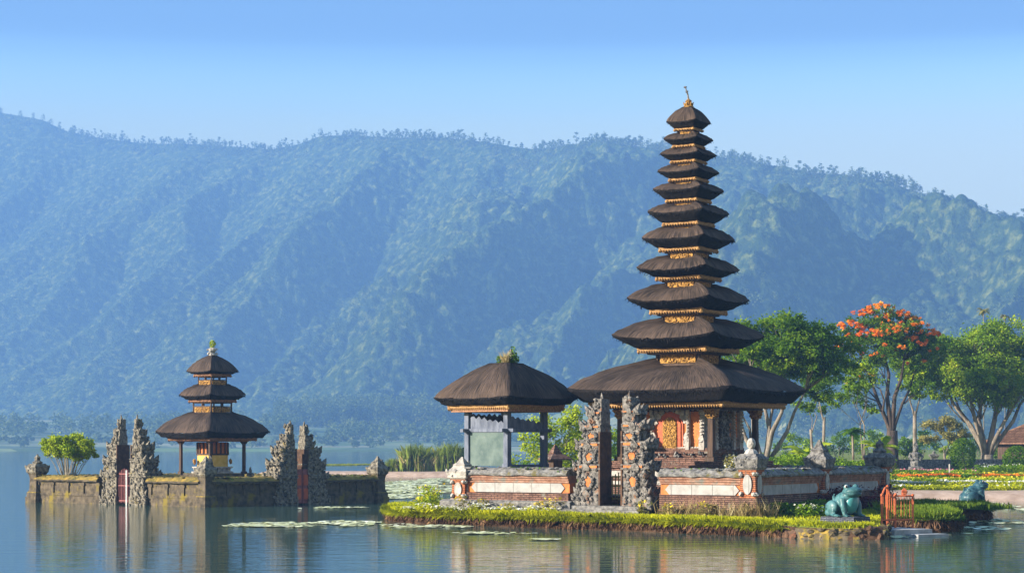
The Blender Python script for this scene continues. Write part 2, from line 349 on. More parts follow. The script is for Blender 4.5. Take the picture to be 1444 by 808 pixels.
_rp = np.array([p for p, r in RIDGE], float); _rr = np.array([r for p, r in RIDGE], float)-4
_ry = np.interp(_rp, [-260, 0, 500, 900, 1444, 1700], [3700, 3600, 3000, 2450, 1950, 1850])
_rx = (_rp-722)/F*_ry; _rz = CZ+(HOR-_rr)/F*_ry
def ridge(X): return np.interp(X, _rx, _ry), np.interp(X, _rx, _rz)
def terrain_z(X, Y, detail=True):
    Yr, H = ridge(X); Yb = Yr-1000+90*(fbm(X/260., Y*0+3.3, 3, 5)-.5)
    low = 1.0+np.clip((Y-1262)/520, 0, 1)*24+7*np.clip((Y-1330)/200, 0, 1)*(fbm(X/90., Y/70., 3, 2)-.3)
    t = (Y-Yb)/(Yr-Yb); tc = np.clip(t, 0, 1); prof = .72*tc+.28*tc*tc
    z = low+(H-low)*prof
    env = np.clip(np.sin(pi*tc), 0, 1)**.8
    wx = 150*(fbm(X/330., Y/330., 3, 11)-.5)
    u = (X-.45*(Y-Yr)+wx)/330.; pf = u-np.floor(u); rid = np.where(pf < .66, pf/.66, (1-pf)/.34); u2 = (X-.30*(Y-Yr)-wx*1.2+60)/128.; pf = u2-np.floor(u2); rid2 = np.where(pf < .62, pf/.62, (1-pf)/.38)
    z = z+env*np.interp(X, [-700, -250, 60], [.3, .55, 1])*(150*(rid-.6)+95*(rid2-.5)+95*(fbm(X/170., Y/170., 4, 21)-.5))
    cap = CZ+(H-CZ)*Y/Yr-27*np.clip((1-t)*6, 0, 1); z = np.where(t < 1, np.minimum(z, cap), z)
    z = z-np.clip(t-1, 0, 2)*260
    hill = 118*np.exp(-(((X-330)/210)**2+((Y-1830)/250)**2)**1.2)+30*np.exp(-(((X-520)/240)**2+((Y-1550)/200)**2))
    z = np.where(t < 1, np.maximum(z, low+hill*(0.75+.5*fbm(X/60., Y/60., 3, 9))), z)
    if detail:
        d, hid = worley(X/11., Y/11., 4); cov = (np.clip((t+.05)*12, 0, 1)+np.clip((hill-25)/15, 0, 1)*.8)*np.clip((1.01-t)*9, .12, 1)
        d2, hid2 = worley(X/27.+3, Y/27., 9); z = z+np.clip(cov, 0, 1)*np.interp(X, [-350, 0], [.15, 1])*(hid2 > .55)*9*np.clip(1-(d2*1.9)**2, 0, 1)
        z = z+np.clip(cov, 0, 1)*np.interp(X, [-450, 0], [.6, 1])*((6+5*hid)*(1-np.clip(d*1.05, 0, 1)**2))
    return z, t
def terrain():
    nx, ny = 900, 560
    s = np.linspace(-.34, .34, nx); v = np.concatenate([np.linspace(0, .28, 150), np.linspace(.285, 1.06, ny-150)])
    S, Vv = np.meshgrid(s, v)
    Ys = 1262+60*(fbm(S*9, S*0+.7, 3, 31)-.5)
    # rows run from the shore to just behind the ridge
    X0 = S*2600; Yr, _ = ridge(S*np.interp(S, [-.34, .34], [3500, 1900])); Y = Ys+Vv*(Yr+40-Ys); X = S*Y
    Yr2, _ = ridge(X); Y = Ys+Vv*(Yr2+40-Ys); X = S*Y
    z, t = terrain_z(X, Y); z[0] = -1.5
    P = np.stack([X, Y, z], -1).reshape(-1, 3)
    low = (t[:-1, :-1] < 0.0)
    mm, n, l, p = newmat('forested_mountain'); g = n.new('ShaderNodeTexCoord')
    t1 = n.new('ShaderNodeTexNoise'); t1.inputs['Scale'].default_value = .11; t1.inputs['Detail'].default_value = 8; l.new(g.outputs['Object'], t1.inputs[0])
    r = ramp(n, [(.3, (.015, .035, .012)), (.52, (.05, .085, .02)), (.72, (.22, .24, .05))]); l.new(t1.outputs['Fac'], r.inputs[0]); l.new(r.outputs[0], p.inputs['Base Color'])
    p.inputs['Roughness'].default_value = 1; p.inputs['Specular IOR Level'].default_value = .05
    bp = n.new('ShaderNodeBump'); bp.inputs['Strength'].default_value = .9; bp.inputs['Distance'].default_value = 5
    t2 = n.new('ShaderNodeTexNoise'); t2.inputs['Scale'].default_value = .3; t2.inputs['Detail'].default_value = 5; l.new(g.outputs['Object'], t2.inputs[0]); l.new(t2.outputs['Fac'], bp.inputs['Height']); l.new(bp.outputs[0], p.inputs['Normal'])
    fm, n, l, p = newmat('lakeside_fields'); g = n.new('ShaderNodeTexCoord'); mp = n.new('ShaderNodeMapping'); mp.inputs['Scale'].default_value = (.012, .03, .0); l.new(g.outputs['Object'], mp.inputs[0])
    vo = n.new('ShaderNodeTexVoronoi'); vo.inputs['Scale'].default_value = 1; l.new(mp.outputs[0], vo.inputs['Vector']); sp = n.new('ShaderNodeSeparateColor'); l.new(vo.outputs['Color'], sp.inputs[0])
    r = ramp(n, [(0, (.05, .09, .02)), (.35, (.12, .19, .04)), (.6, (.24, .28, .09)), (.8, (.33, .31, .16)), (1, (.1, .15, .04))]); l.new(sp.outputs[0], r.inputs[0]); l.new(r.outputs[0], p.inputs['Base Color']); p.inputs['Roughness'].default_value = 1
    tag(link('mountain', grid_mesh('mountain', P, ny, nx, ~low), mm), kind='structure')
    tag(link('lakeside_lowland', grid_mesh('lakeside_lowland', P, ny, nx, low), fm), kind='structure')
terrain()
def haze():
    m = bpy.data.materials.new('haze'); m.use_nodes = True; nt = m.node_tree; nt.nodes.remove(nt.nodes['Principled BSDF'])
    v = nt.nodes.new('ShaderNodeVolumePrincipled'); v.inputs['Color'].default_value = (.225, .44, .86, 1); v.inputs['Density'].default_value = HAZE; v.inputs['Anisotropy'].default_value = 0
    nt.links.new(v.outputs[0], nt.nodes['Material Output'].inputs['Volume'])
    b = MB(); b.box((0, 2000, 335), (3600, 4080, 690)); tag(b.build('haze', m), kind='stuff')
HAZE = .00037
haze()
# trees one can tell apart along the skyline
def skyline_trees():
    rs = np.random.RandomState(5); protos = []
    for k in range(5):
        n = 5; h = 15+2*k % 7
        b = MB(k); b.tube([(0, 0, -3), (.3, 0, h*.5), (rs.uniform(-1, 1), 0, h*.9)], [.45, .35, .15], 5)
        C = np.stack([rs.uniform(-3.4, 3.4, n), rs.uniform(-2, 2, n), rs.uniform(h*.35, h, n)], 1)
        P = np.concatenate([c+ball(rs, 70, (2.4, 2.4, 1.9), .2) for c in C]); protos.append((b, P)); P[:, 2] = np.maximum(P[:, 2], 1)
    pr = []
    for k, (b, P) in enumerate(protos):
        t = b.build('ridge_tree', MT['darkbark']); t.data.materials.append(MT['farleaf'])
        c = link('crown', leaf_mesh('crown', P, 1.3, rs, .3, .7), MT['farleaf'], t); pr.append(t)
        tag(t, 'slender tree standing on the hazy mountain skyline', 'tree', 'trees along the mountain ridge')
    used = set(); i = 0; px = -14.
    while px < 1460:
        px += rs.uniform(2.6, 6) if fbm(np.array([px/55.]), np.array([.5]), 2, 3)[0] > .3 else rs.uniform(6, 13)
        if 946 < px < 994: continue
        X = float(np.interp(px, _rp, _rx)); Yr, H = ridge(np.array([X])); Y = float(Yr[0])-rs.uniform(0, 25)
        z, _ = terrain_z(np.array([X]), np.array([Y]), False); k = rs.randint(5)
        o = pr[k] if k not in used else copy_tree(pr[k]); used.add(k); i += 1
        o.location = (X, Y, float(z[0])-.5); o.rotation_euler = (0, 0, rs.uniform(0, 6.28)); s = rs.uniform(.4, .95); o.scale = (s, s, s)
skyline_trees()
# far woods on the other shore: one mass of crowns
def far_wood(name, spots, h, w, seed, n=110):
    rs = np.random.RandomState(seed); X, Y = spots; z, _ = terrain_z(X, Y, False); out = []
    for x, y, zz in zip(X, Y, z):
        k = rs.uniform(.6, 1.2); P = ball(rs, n, (w*k, w*k, h*.5*k), .3); P[:, :2] *= np.clip(1.25-.5*(P[:, 2:3]/(h*.5*k)+1)*.6, .3, 1.2)
        out.append(P+np.array([x, y, zz+h*.5*k]))
    tag(link(name, leaf_mesh(name, np.concatenate(out), 2.0, rs, .4, .8), MT['farleaf']), kind='stuff')
def woods():
    rs = np.random.RandomState(8)
    def band(p0, p1, Y0, Y1, n):
        px = rs.uniform(p0, p1, n); Y = rs.uniform(Y0, Y1, n); return (px-722)/F*Y, Y
    far_wood('pine_forest', band(390, 680, 1640, 1760, 420), 24, 5, 1, 90)
    far_wood('lakeshore_forest', band(-60, 420, 1420, 1650, 120), 13, 6, 2)
    far_wood('lakeside_forest', band(460, 760, 1380, 1560, 100), 11, 6, 3)
    far_wood('shore_forest', band(-60, 760, 1280, 1400, 120), 6, 3.5, 4, 70)
    px = rs.uniform(-30, 1475, 620); X = np.interp(px, _rp, _rx); Yr, _ = ridge(X); Y = Yr-rs.uniform(-4, 45, 620)
    far_wood('ridge_forest', (X, Y), 13, 4.2, 6, 70)
    far_wood('valley_forest', band(1040, 1500, 1330, 1640, 420), 14, 6, 5)
woods()
# ------------------------------------------------------------------ islands and shores
ROT_A = radians(49.5); ORG_A = Vector((-13.73, 89, 0))          # the small lake shrine's court
ROT_B = radians(58.0); ORG_B = Vector((7.77, 64, 0))            # the large temple court
def loc(org, rot, x, y, z=0): return Vector((org.x+x*cos(rot)-y*sin(rot), org.y+x*sin(rot)+y*cos(rot), z))
def LA(x, y, z=0): return loc(ORG_A, ROT_A, x, y, z)
def LB(x, y, z=0): return loc(ORG_B, ROT_B, x, y, z)
def smooth_ring(pts, n=4):                                       # Chaikin rounding of a closed outline
    P = [Vector(p) for p in pts]
    for _ in range(n):
        Q = []
        for i in range(len(P)): a, b = P[i], P[(i+1) % len(P)]; Q += [a*.75+b*.25, a*.25+b*.75]
        P = Q
    return P
def land(name, outline, ztop, mats, lip=.12, seed=1, zb=-.4, rough=.05):
    b = MB(seed); n = len(outline); cx = sum((p for p in outline), Vector((0, 0)))/n; rnd = b.r
    rings = []
    for k, (inn, zf) in enumerate(((-.05, zb), (0, .02), (lip*.6, .65), (lip, .92), (lip*2.2, 1.0))):
        ring = []
        for i, p in enumerate(outline):
            t = (outline[(i+1) % n]-outline[i-1]).normalized(); nr = Vector((t.y, -t.x)); 
            if nr.dot(p-cx) < 0: nr = -nr
            q = p-nr*(inn+rnd.uniform(-rough, rough)); z = zb if zf < 0 else ztop(q.x, q.y)*zf
            ring.append((q.x, q.y, z+rnd.uniform(-.02, .02)))
        rings.append(ring)
    for r in rings: b.v += r
    for k in range(4):
        for i in range(n): b.f.append([k*n+i, k*n+(i+1) % n, (k+1)*n+(i+1) % n, (k+1)*n+i])
    b.f.append([4*n+i for i in range(n)])
    me = bpy.data.meshes.new(name); me.from_pydata(b.v, [], b.f)
    bm = bmesh.new(); bm.from_mesh(me); bmesh.ops.recalc_face_normals(bm, faces=bm.faces)
    for f in bm.faces: f.material_index = 1 if abs(f.normal.z) > .75 and f.calc_center_median().z > .1 else 0
    bmesh.ops.triangulate(bm, faces=[f for f in bm.faces if len(f.verts) > 4]); bm.to_mesh(me); bm.free()
    return tag(link(name, me, mats), kind='structure')
MAIN = smooth_ring([(-4.75, 75.6), (-4.09, 70.65), (-2.01, 68.7), (.9, 66.3), (4.04, 63.5), (6.1, 61.5), (7.82, 59.5), (9.23, 57.9), (10.7, 57.5), (11.5, 62), (12.6, 68), (14.9, 74), (14.8, 80), (8, 86), (2.5, 84), (-2.2, 80), (-4.5, 78.2)], 2)
def z_main(x, y):
    k = min(1, max(0, (x-6.2)/3.5))*min(1, max(0, (64.5-y)/4)); return .43-.10*k
land('temple_island_ground', MAIN, z_main, [MT['soil'], MT['lawn']])
BANK = smooth_ring([(12.15, 65), (12.7, 63.2), (13.7, 62.7), (14.5, 64), (14.7, 67.5), (15.9, 71.6), (17.2, 72.1), (17.7, 73.6), (16.5, 77), (14.4, 75.8), (13.0, 71)], 2)
land('grassy_bank', BANK, lambda x, y: .5, [MT['soil'], MT['lawn']], .2)
SPIT = smooth_ring([(-24, 187), (-14, 184), (-6, 181), (-1.5, 182), (0, 190), (-6, 193), (-16, 192), (-25, 190)], 2)
land('sand_spit', SPIT, lambda x, y: .42, [MT['sand'], MT['sand']], 1.2)
def mainland_z(y): return float(np.interp(y, [99, 100.6, 103, 150, 156, 200, 420], [-.3, .36, .45, 1.05, 1.35, 1.6, 2.2]))
def mainland():
    ys = [99, 99.8, 100.6, 103, 108, 114, 120, 130, 140, 150, 156, 170, 200, 260, 420]; b = MB(3); nx = 34
    for y in ys:
        x0 = np.interp(y, [99, 106, 120, 160, 200, 420], [3, -.6, 1.2, 9, 18, 60])
        for i in range(nx):
            x = x0+(140-x0)*(i/(nx-1))**1.5; z = mainland_z(y) if i > 0 else -.5
            b.v.append((x, y+.8*sin(x*.7)*(y < 103)+b.r.uniform(-.2, .2), z+b.r.uniform(-.03, .03)))
    for j in range(len(ys)-1):
        for i in range(nx-1): b.f.append([j*nx+i, j*nx+i+1, (j+1)*nx+i+1, (j+1)*nx+i])
    me = bpy.data.meshes.new('garden_shore'); me.from_pydata(b.v, [], b.f); me.update()
    o = link('garden_shore', me, [MT['sand'], MT['lawn']])
    for f in me.polygons: f.material_index = 0 if f.center.y < 102 else 1; f.use_smooth = True
    tag(o, kind='structure')
mainland()
# ------------------------------------------------------------------ carved stonework
def carve(b, x0, x1, y0, y1, z0, z1, n, s=.09, faces='ynx', r=None):
    """scatter carved curls and pointed leaves over the faces of a box"""
    r = r or b.r
    for _ in range(n):
        f = r.choice(faces); z = r.uniform(z0, z1); k = s*r.uniform(.6, 1.4)
        if f == 'y': x, y, dx, dy = r.uniform(x0, x1), y0, 0, -1        # front
        elif f == 'n': x, y, dx, dy = r.uniform(x0, x1), y1, 0, 1       # back
        elif f == 'x': x, y, dx, dy = x1, r.uniform(y0, y1), 1, 0
        else: x, y, dx, dy = x0, r.uniform(y0, y1), -1, 0
        if r.random() < .7: b.blob((x+dx*k*.2, y+dy*k*.2, z), (k, k*.9, k*r.uniform(.7, 1.2)), 1, .25)
        else: b.flame((x, y, z-k), k*1.2, k*2.0, dx*k*.8, dy*k*.8)
def post(name, label, cat, p, rz, h, w, style, group=None, final='urn'):
    """square corner post: stepped base, waisted shaft, wide cap and finial"""
    t = thing(name, label, cat, p, rz, group); s = MT[style[0]]; s2 = MT[style[1]]; b = MB(sum(map(ord, label)) % 1000); g = w/2
    b.sq([(g*1.35, -.3), (g*1.35, h*.12), (g*1.2, h*.12), (g*1.2, h*.2), (g*1.05, h*.22), (g, h*.25)]); b.build('base', s2, t)
    b = MB(2); b.sq([(g*.9, h*.25), (g*.85, h*.5), (g*.95, h*.57), (g*1.05, h*.6)]); b.build('shaft', s, t)
    if style[2]:
        for dx, dy in ((0, -1), (-1, 0)):
            q = MB(4); oval = [(cos(a)*g*.5, h*.42+sin(a)*h*.125) for a in np.linspace(0, 2*pi, 17)[:-1]]
            q.poly(oval, 'y' if dy else 'x', -g*.93-.025, .03); q.build('oval_panel', MT[style[2]], t)
            q = MB(5)
            for sx in (-1, 1):
                for z in (.3, .55):
                    c = (sx*g*.75, -g*.95, h*z) if dy else (-g*.95, sx*g*.75, h*z); q.blob(c, g*.28, 1, .25)
            q.build('corner_curl', MT['paleston'], t)
    b = MB(6); b.sq([(g*1.05, h*.6), (g*1.25, h*.63), (g*1.25, h*.66), (g*1.32, h*.7), (g*1.38, h*.74), (g*1.15, h*.765), (g*.9, h*.8)])
    for sx in (-1, 1):
        for sy in (-1, 1): b.flame((sx*g*1.2, sy*g*1.2, h*.71), g*.45, g*.5, sx*g*.12, sy*g*.12)
    carve(b, -g*1.25, g*1.25, -g*1.25, g*1.25, h*.66, h*.75, 9, g*.15, 'ynxw'); b.build('cap', MT[style[3]], t)
    b = MB(7)
    if final == 'urn': b.lathe([(g*.75, h*.8), (g*.85, h*.83), (g*.4, h*.87), (g*.45, h*.9), (g*.5, h*.93), (g*.2, h*.97), (g*.08, h)], n=8)
    elif final == 'ball': b.lathe([(g*.8, h*.8), (g*.6, h*.84), (g*.35, h*.86)], n=8); b.blob((0, 0, h*.925), (g*.5, g*.5, h*.075), 2, .06)
    else:
        b.sq([(g*.9, h*.8), (g*.75, h*.84), (g*.8, h*.86), (g*.45, h*.9), (g*.3, h*.94), (g*.08, h)]); carve(b, -g*.6, g*.6, -g*.6, g*.6, h*.83, h*.92, 7, g*.15, 'ynxw')
    b.build('finial', MT[style[4]], t); return t
def split_gate(name, label, p, rz, side, h, w, d, mats, group, seed, spire=False):
    """one half of a split gateway. Front is -y, the sheer inner face is at x=0, the stepped flank runs to side*w"""
    t = thing(name, label, 'gateway half', p, rz, group); rnd = random.Random(seed); st, br, ac = (MT[m] for m in mats)
    prof = [(1.0, 0, .12), (.88, .12, .17), (.80, .17, .36), (.92, .36, .41), (.74, .41, .56), (.84, .56, .61), (.60, .61, .73), (.70, .73, .765), (.42, .765, .86), (.48, .86, .885), (.26, .885, 1.0)]
    if spire: prof = [(1.0, 0, .1), (.88, .1, .15), (.82, .15, .33), (.95, .33, .38), (.80, .38, .5), (.84, .5, .54), (.62, .54, .66), (.66, .66, .7), (.42, .7, .8), (.3, .8, .88), (.16, .88, 1.0)]
    parts = dict(base=MB(1), body=MB(2), crown=MB(3)); cv = MB(seed)
    for i, (k, a, c) in enumerate(prof):
        ww = w*k; dd = d*((.62+.38*k) if not spire else (.2+.8*k))*(1.0 if i % 2 == 0 else .96); dst = parts['base'] if i < 2 else parts['crown'] if i > 7 else parts['body']
        dst.box((side*ww/2, 0, h*(a+c)/2), (ww, dd, h*(c-a)))
        wide = i in (3, 5, 7, 9)
        x0, x1 = (.08*w, ww) if side > 0 else (-ww, -.08*w)
        n = int(75*(c-a)*h*ww*(1.1 if wide else .7))+5
        carve(cv, x0, x1, -dd/2, dd/2, h*a, h*c, n, .06 if not spire else .07, 'yyn')
        carve(cv, side*ww-.02, side*ww+.02, -dd/2, dd/2, h*a, h*c, n, .075, 'yn'+('x' if side > 0 else 'w')*2)
        if wide: dst.box((side*ww*.53, 0, h*a+.03), (ww*1.08, dd*1.1, .05)); dst.box((side*ww*.53, 0, h*c-.03), (ww*1.06, dd*1.14, .05))
        if wide and not spire: q = MB(8); q.box((side*ww*.45, -dd/2-.035, h*(a+c)/2), (ww*.7, .05, h*(c-a)*.42)); q.build('brick_band', ac, t)
        if wide or i == 1:                                   # outward sweeping wing at each stepped ledge
            for q in (-1, 0, 1):
                cv.flame((side*(ww-.04), q*dd*.38, h*a), .2, h*.085, side*.18, q*.06, .2)
                cv.blob((side*(ww+.02), q*dd*.38, h*a), (.12, .12, .1), 1, .25)
            cv.flame((side*ww*.55, -dd/2, h*(a-.01)), ww*.34, h*.07, 0, -.1, .16)
    top = prof[-1][0]*w
    for k in range(4 if spire else 3): cv.flame((side*top*(.3+.35*k), (k % 2-.5)*.1, h*(.93-.05*k)), .13, h*(.13-.022*k), side*.05, 0)
    cv.blob((side*top*.9, 0, h*.95), (.12, .12, .12), 1, .2)
    parts['base'].build('base', st, t); parts['body'].build('body', st if not spire else br, t); parts['crown'].build('crown', st, t); cv.build('carving', st, t)
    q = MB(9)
    q.box((side*.02, 0, h*.37), (.06, d*(1.02 if not spire else .8), h*.66)); q.build('inner_face', MT['darkface'], t)  # dark sheet over the unlit inner side: its shade is put into the colour
    if not spire:                                            # orange plaster lozenges between the carving
        for zc, hh, xx in ((.25, .065, .42), (.475, .06, .38), (.66, .04, .3)):
            q = MB(11); c = side*w*xx; a = w*.13; tw = rnd.uniform(-.3, .3); q.poly([(c+a*(1+.2*sin(3*g_))*cos(g_+tw)*.85, h*(zc+hh*.65*sin(g_+tw)*(1-.35*cos(g_*2)))) for g_ in np.linspace(0, 2*pi, 12)[:-1]], 'y', -d/2-.03, .06); q.build('plaster_lozenge', ac, t)
            q = MB(12)
            for g_ in np.linspace(0, 2*pi, 15)[:-1]: k_ = rnd.uniform(.035, .085); q.blob((c+w*rnd.uniform(.13, .19)*cos(g_), -d/2-.03, h*(zc+hh*rnd.uniform(.7, 1.0)*sin(g_))), (k_, .05, k_*rnd.uniform(.7, 1.3)), 1, .25)
            q.build('carved_surround', st, t)
    return t
def wall(name, label, p, rz, L, zs, d, style, group=None, panel=True, seed=1, plinth_out=.1):
    """wall along +x, front at y=0 facing -y; zs = bottom, plinth top, body top, coping bottom, coping top"""
    t = thing(name, label, 'wall', p, rz, group); z0, z1, z2, z3, z4 = zs; S = lambda k: MT[style[k]]
    b = MB(seed); b.extrude([(-plinth_out*1.7, z0), (-plinth_out*1.7, z0+(z1-z0)*.4), (-plinth_out, z0+(z1-z0)*.45), (-plinth_out, z1), (d+plinth_out, z1), (d+plinth_out, z0)], 0, L, .012); b.build('plinth', S(0), t)
    b = MB(seed); b.extrude([(0, z1), (0, z2), (d, z2), (d, z1)], 0, L)
    if not panel:
        for x in np.linspace(.12, L-.12, max(3, round(L/1.1)+1)): b.box((x, -.02, (z1+z2)/2), (.2, .09, z2-z1-.004)); b.box((x, -.035, z2-.08), (.3, .08, .12))
        b.box((L/2, -.02, z1+.07), (L-.1, .07, .12))
    b.build('wall_body', S(1), t)
    b = MB(seed); hh = z3-z2; b.extrude([(-.05, z2), (-.05, z2+hh*.3), (-.09, z2+hh*.35), (-.09, z2+hh*.62), (-.14, z2+hh*.68), (-.14, z3), (d+.1, z3), (d+.1, z2)], 0, L, .004); b.build('cornice', S(2), t)
    b = MB(seed); b.extrude([(-.22, z3), (-.24, z3+.07), (-.14, z3+(z4-z3)*.6), (-.02, z4-.03), (d*.5, z4), (d+.1, z3+(z4-z3)*.6), (d+.2, z3+.06), (d+.18, z3)], 0, L, .018, .3)
    for _ in range(int(L*5)): b.blob((b.r.uniform(0, L), b.r.uniform(-.15, d), z4-.02), (.1*b.r.uniform(.5, 1.5), .09, .045), 1, .3)
    b.build('coping', S(3), t)
    rs_ = np.random.RandomState(seed); m = int(L*(70 if not panel else 22)); u = rs_.uniform(0, L, m); k = fbm(u*1.3+seed, u*0, 3, seed) > (.40 if not panel else .5); u = u[k]
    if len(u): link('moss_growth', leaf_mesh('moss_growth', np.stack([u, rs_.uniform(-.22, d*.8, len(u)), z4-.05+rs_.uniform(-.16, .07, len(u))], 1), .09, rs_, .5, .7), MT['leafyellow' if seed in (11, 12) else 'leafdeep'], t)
    if panel:
        zc = (z1+z2)/2; hp = (z2-z1)*.46; e = hp*.9; m = .18
        b = MB(seed); b.poly([(m, zc), (m+e, zc+hp), (L-m-e, zc+hp), (L-m, zc), (L-m-e, zc-hp), (m+e, zc-hp)], 'y', -.035, .04); b.build('white_panel', S(4), t)
    return t
GB = 'courtyard wall of the large temple'
ZB = (.3, 1.12, 1.47, 1.72, 1.99); SB = ('oldbrick', 'orange', 'fadedbrick', 'coping', 'white')
RL = ROT_B-pi/2
def wallB(label, ya, yb, seed, zs=ZB): return wall('courtyard_wall', label, LB(0, yb), RL, yb-ya, zs, .42, SB, GB, True, seed)
wallB('sunlit courtyard wall between the split gate and the corner post nearest the frog', .3, 3.35, 3)
wallB('sunlit courtyard wall with white panel below the open pavilion', 6.85, 11.0, 4)
wall('courtyard_wall', 'shaded courtyard wall with white panel behind the potted flowers left of the large frog', LB(.3, 0), ROT_B, 5.05, ZB, .42, SB, GB, True, 5)
wall('courtyard_wall', 'shaded courtyard wall with white panel directly behind the large frog', LB(5.95, 0), ROT_B, 5.0, ZB, .42, SB, GB, True, 6)
wall('courtyard_wall', 'back courtyard wall of the large temple seen through the split gate', LB(11.2, .4), ROT_B+pi/2, 10.8, ZB, .42, SB, GB, False, 7)
PS = ('brick', 'oldbrick', 'paleston', 'stone', 'stone'); GP = 'posts of the large temple courtyard wall'
post('wall_post', 'sunlit corner post with oval panels and round stone finial near the pagoda', 'wall post', LB(.12, .12, .4), ROT_B, 2.6, .62, ('brick', 'oldbrick', 'white', 'stone', 'paleston'), GP, 'ball')
post('wall_post', 'slim white and orange post at the lakeward end of the pavilion wall', 'wall post', LB(.12, 11.3, .4), ROT_B, 1.95, .62, ('brick', 'paleston', 'paleston', 'paleston', 'paleston'), GP, 'crown')
post('wall_post', 'shaded wall post midway along the wall behind the large frog', 'wall post', LB(5.65, .12, .4), ROT_B, 2.55, .62, PS, GP, 'crown')
post('wall_post', 'shaded wall post at the end of the wall by the orange metal gate', 'wall post', LB(11.25, .12, .4), ROT_B, 2.6, .66, PS, GP, 'urn')
split_gate('split_gate', 'carved split gate half with orange lozenges beside the pavilion wall', LB(.15, 5.53, .6), RL, -1, 3.72, 1.05, .8, ('gatestone', 'brick', 'orange'), 'halves of the large split gate', 21)
split_gate('split_gate', 'carved split gate half with orange lozenges nearest the pagoda door', LB(.15, 4.72, .6), RL, 1, 3.76, 1.1, .8, ('gatestone', 'brick', 'orange'), 'halves of the large split gate', 22)
def steps():
    t = thing('stone_steps', 'low grey stone steps leading up to the carved split gate', 'steps', LB(-.35, 5.1, 0), RL)
    for k in range(4): b = MB(k); b.box((0, -.3-.33*(2-k), .3+.12*k), (3.6-.35*k, .7, .14+.0*k)); b.box((0, -.3-.33*(2-k)+.1, .12+.06*k), (3.5-.35*k, .6, .3+.1*k)); b.build('step', MT['slab' if k == 0 else 'coping'], t)
steps()
def quay():
    t = thing('quay_plinth', 'grey stone plinth under the pavilion wall end', 'plinth', LB(-.18, 11.9, 0), RL)
    b = MB(1); b.extrude([(-.25, .2), (-.25, .82), (-.1, .86), (.3, .86), (.3, .2)], 0, 5.3, .015); b.build('kerb', MT['coping'], t)
quay()
tag(MB(1).raw([tuple(LB(x, y, 1.05)) for x, y in ((.2, .2), (11.2, .2), (11.2, 12.6), (.2, 12.6))], [(0, 1, 2, 3)]).build('courtyard_ground', MT['court']), kind='structure')
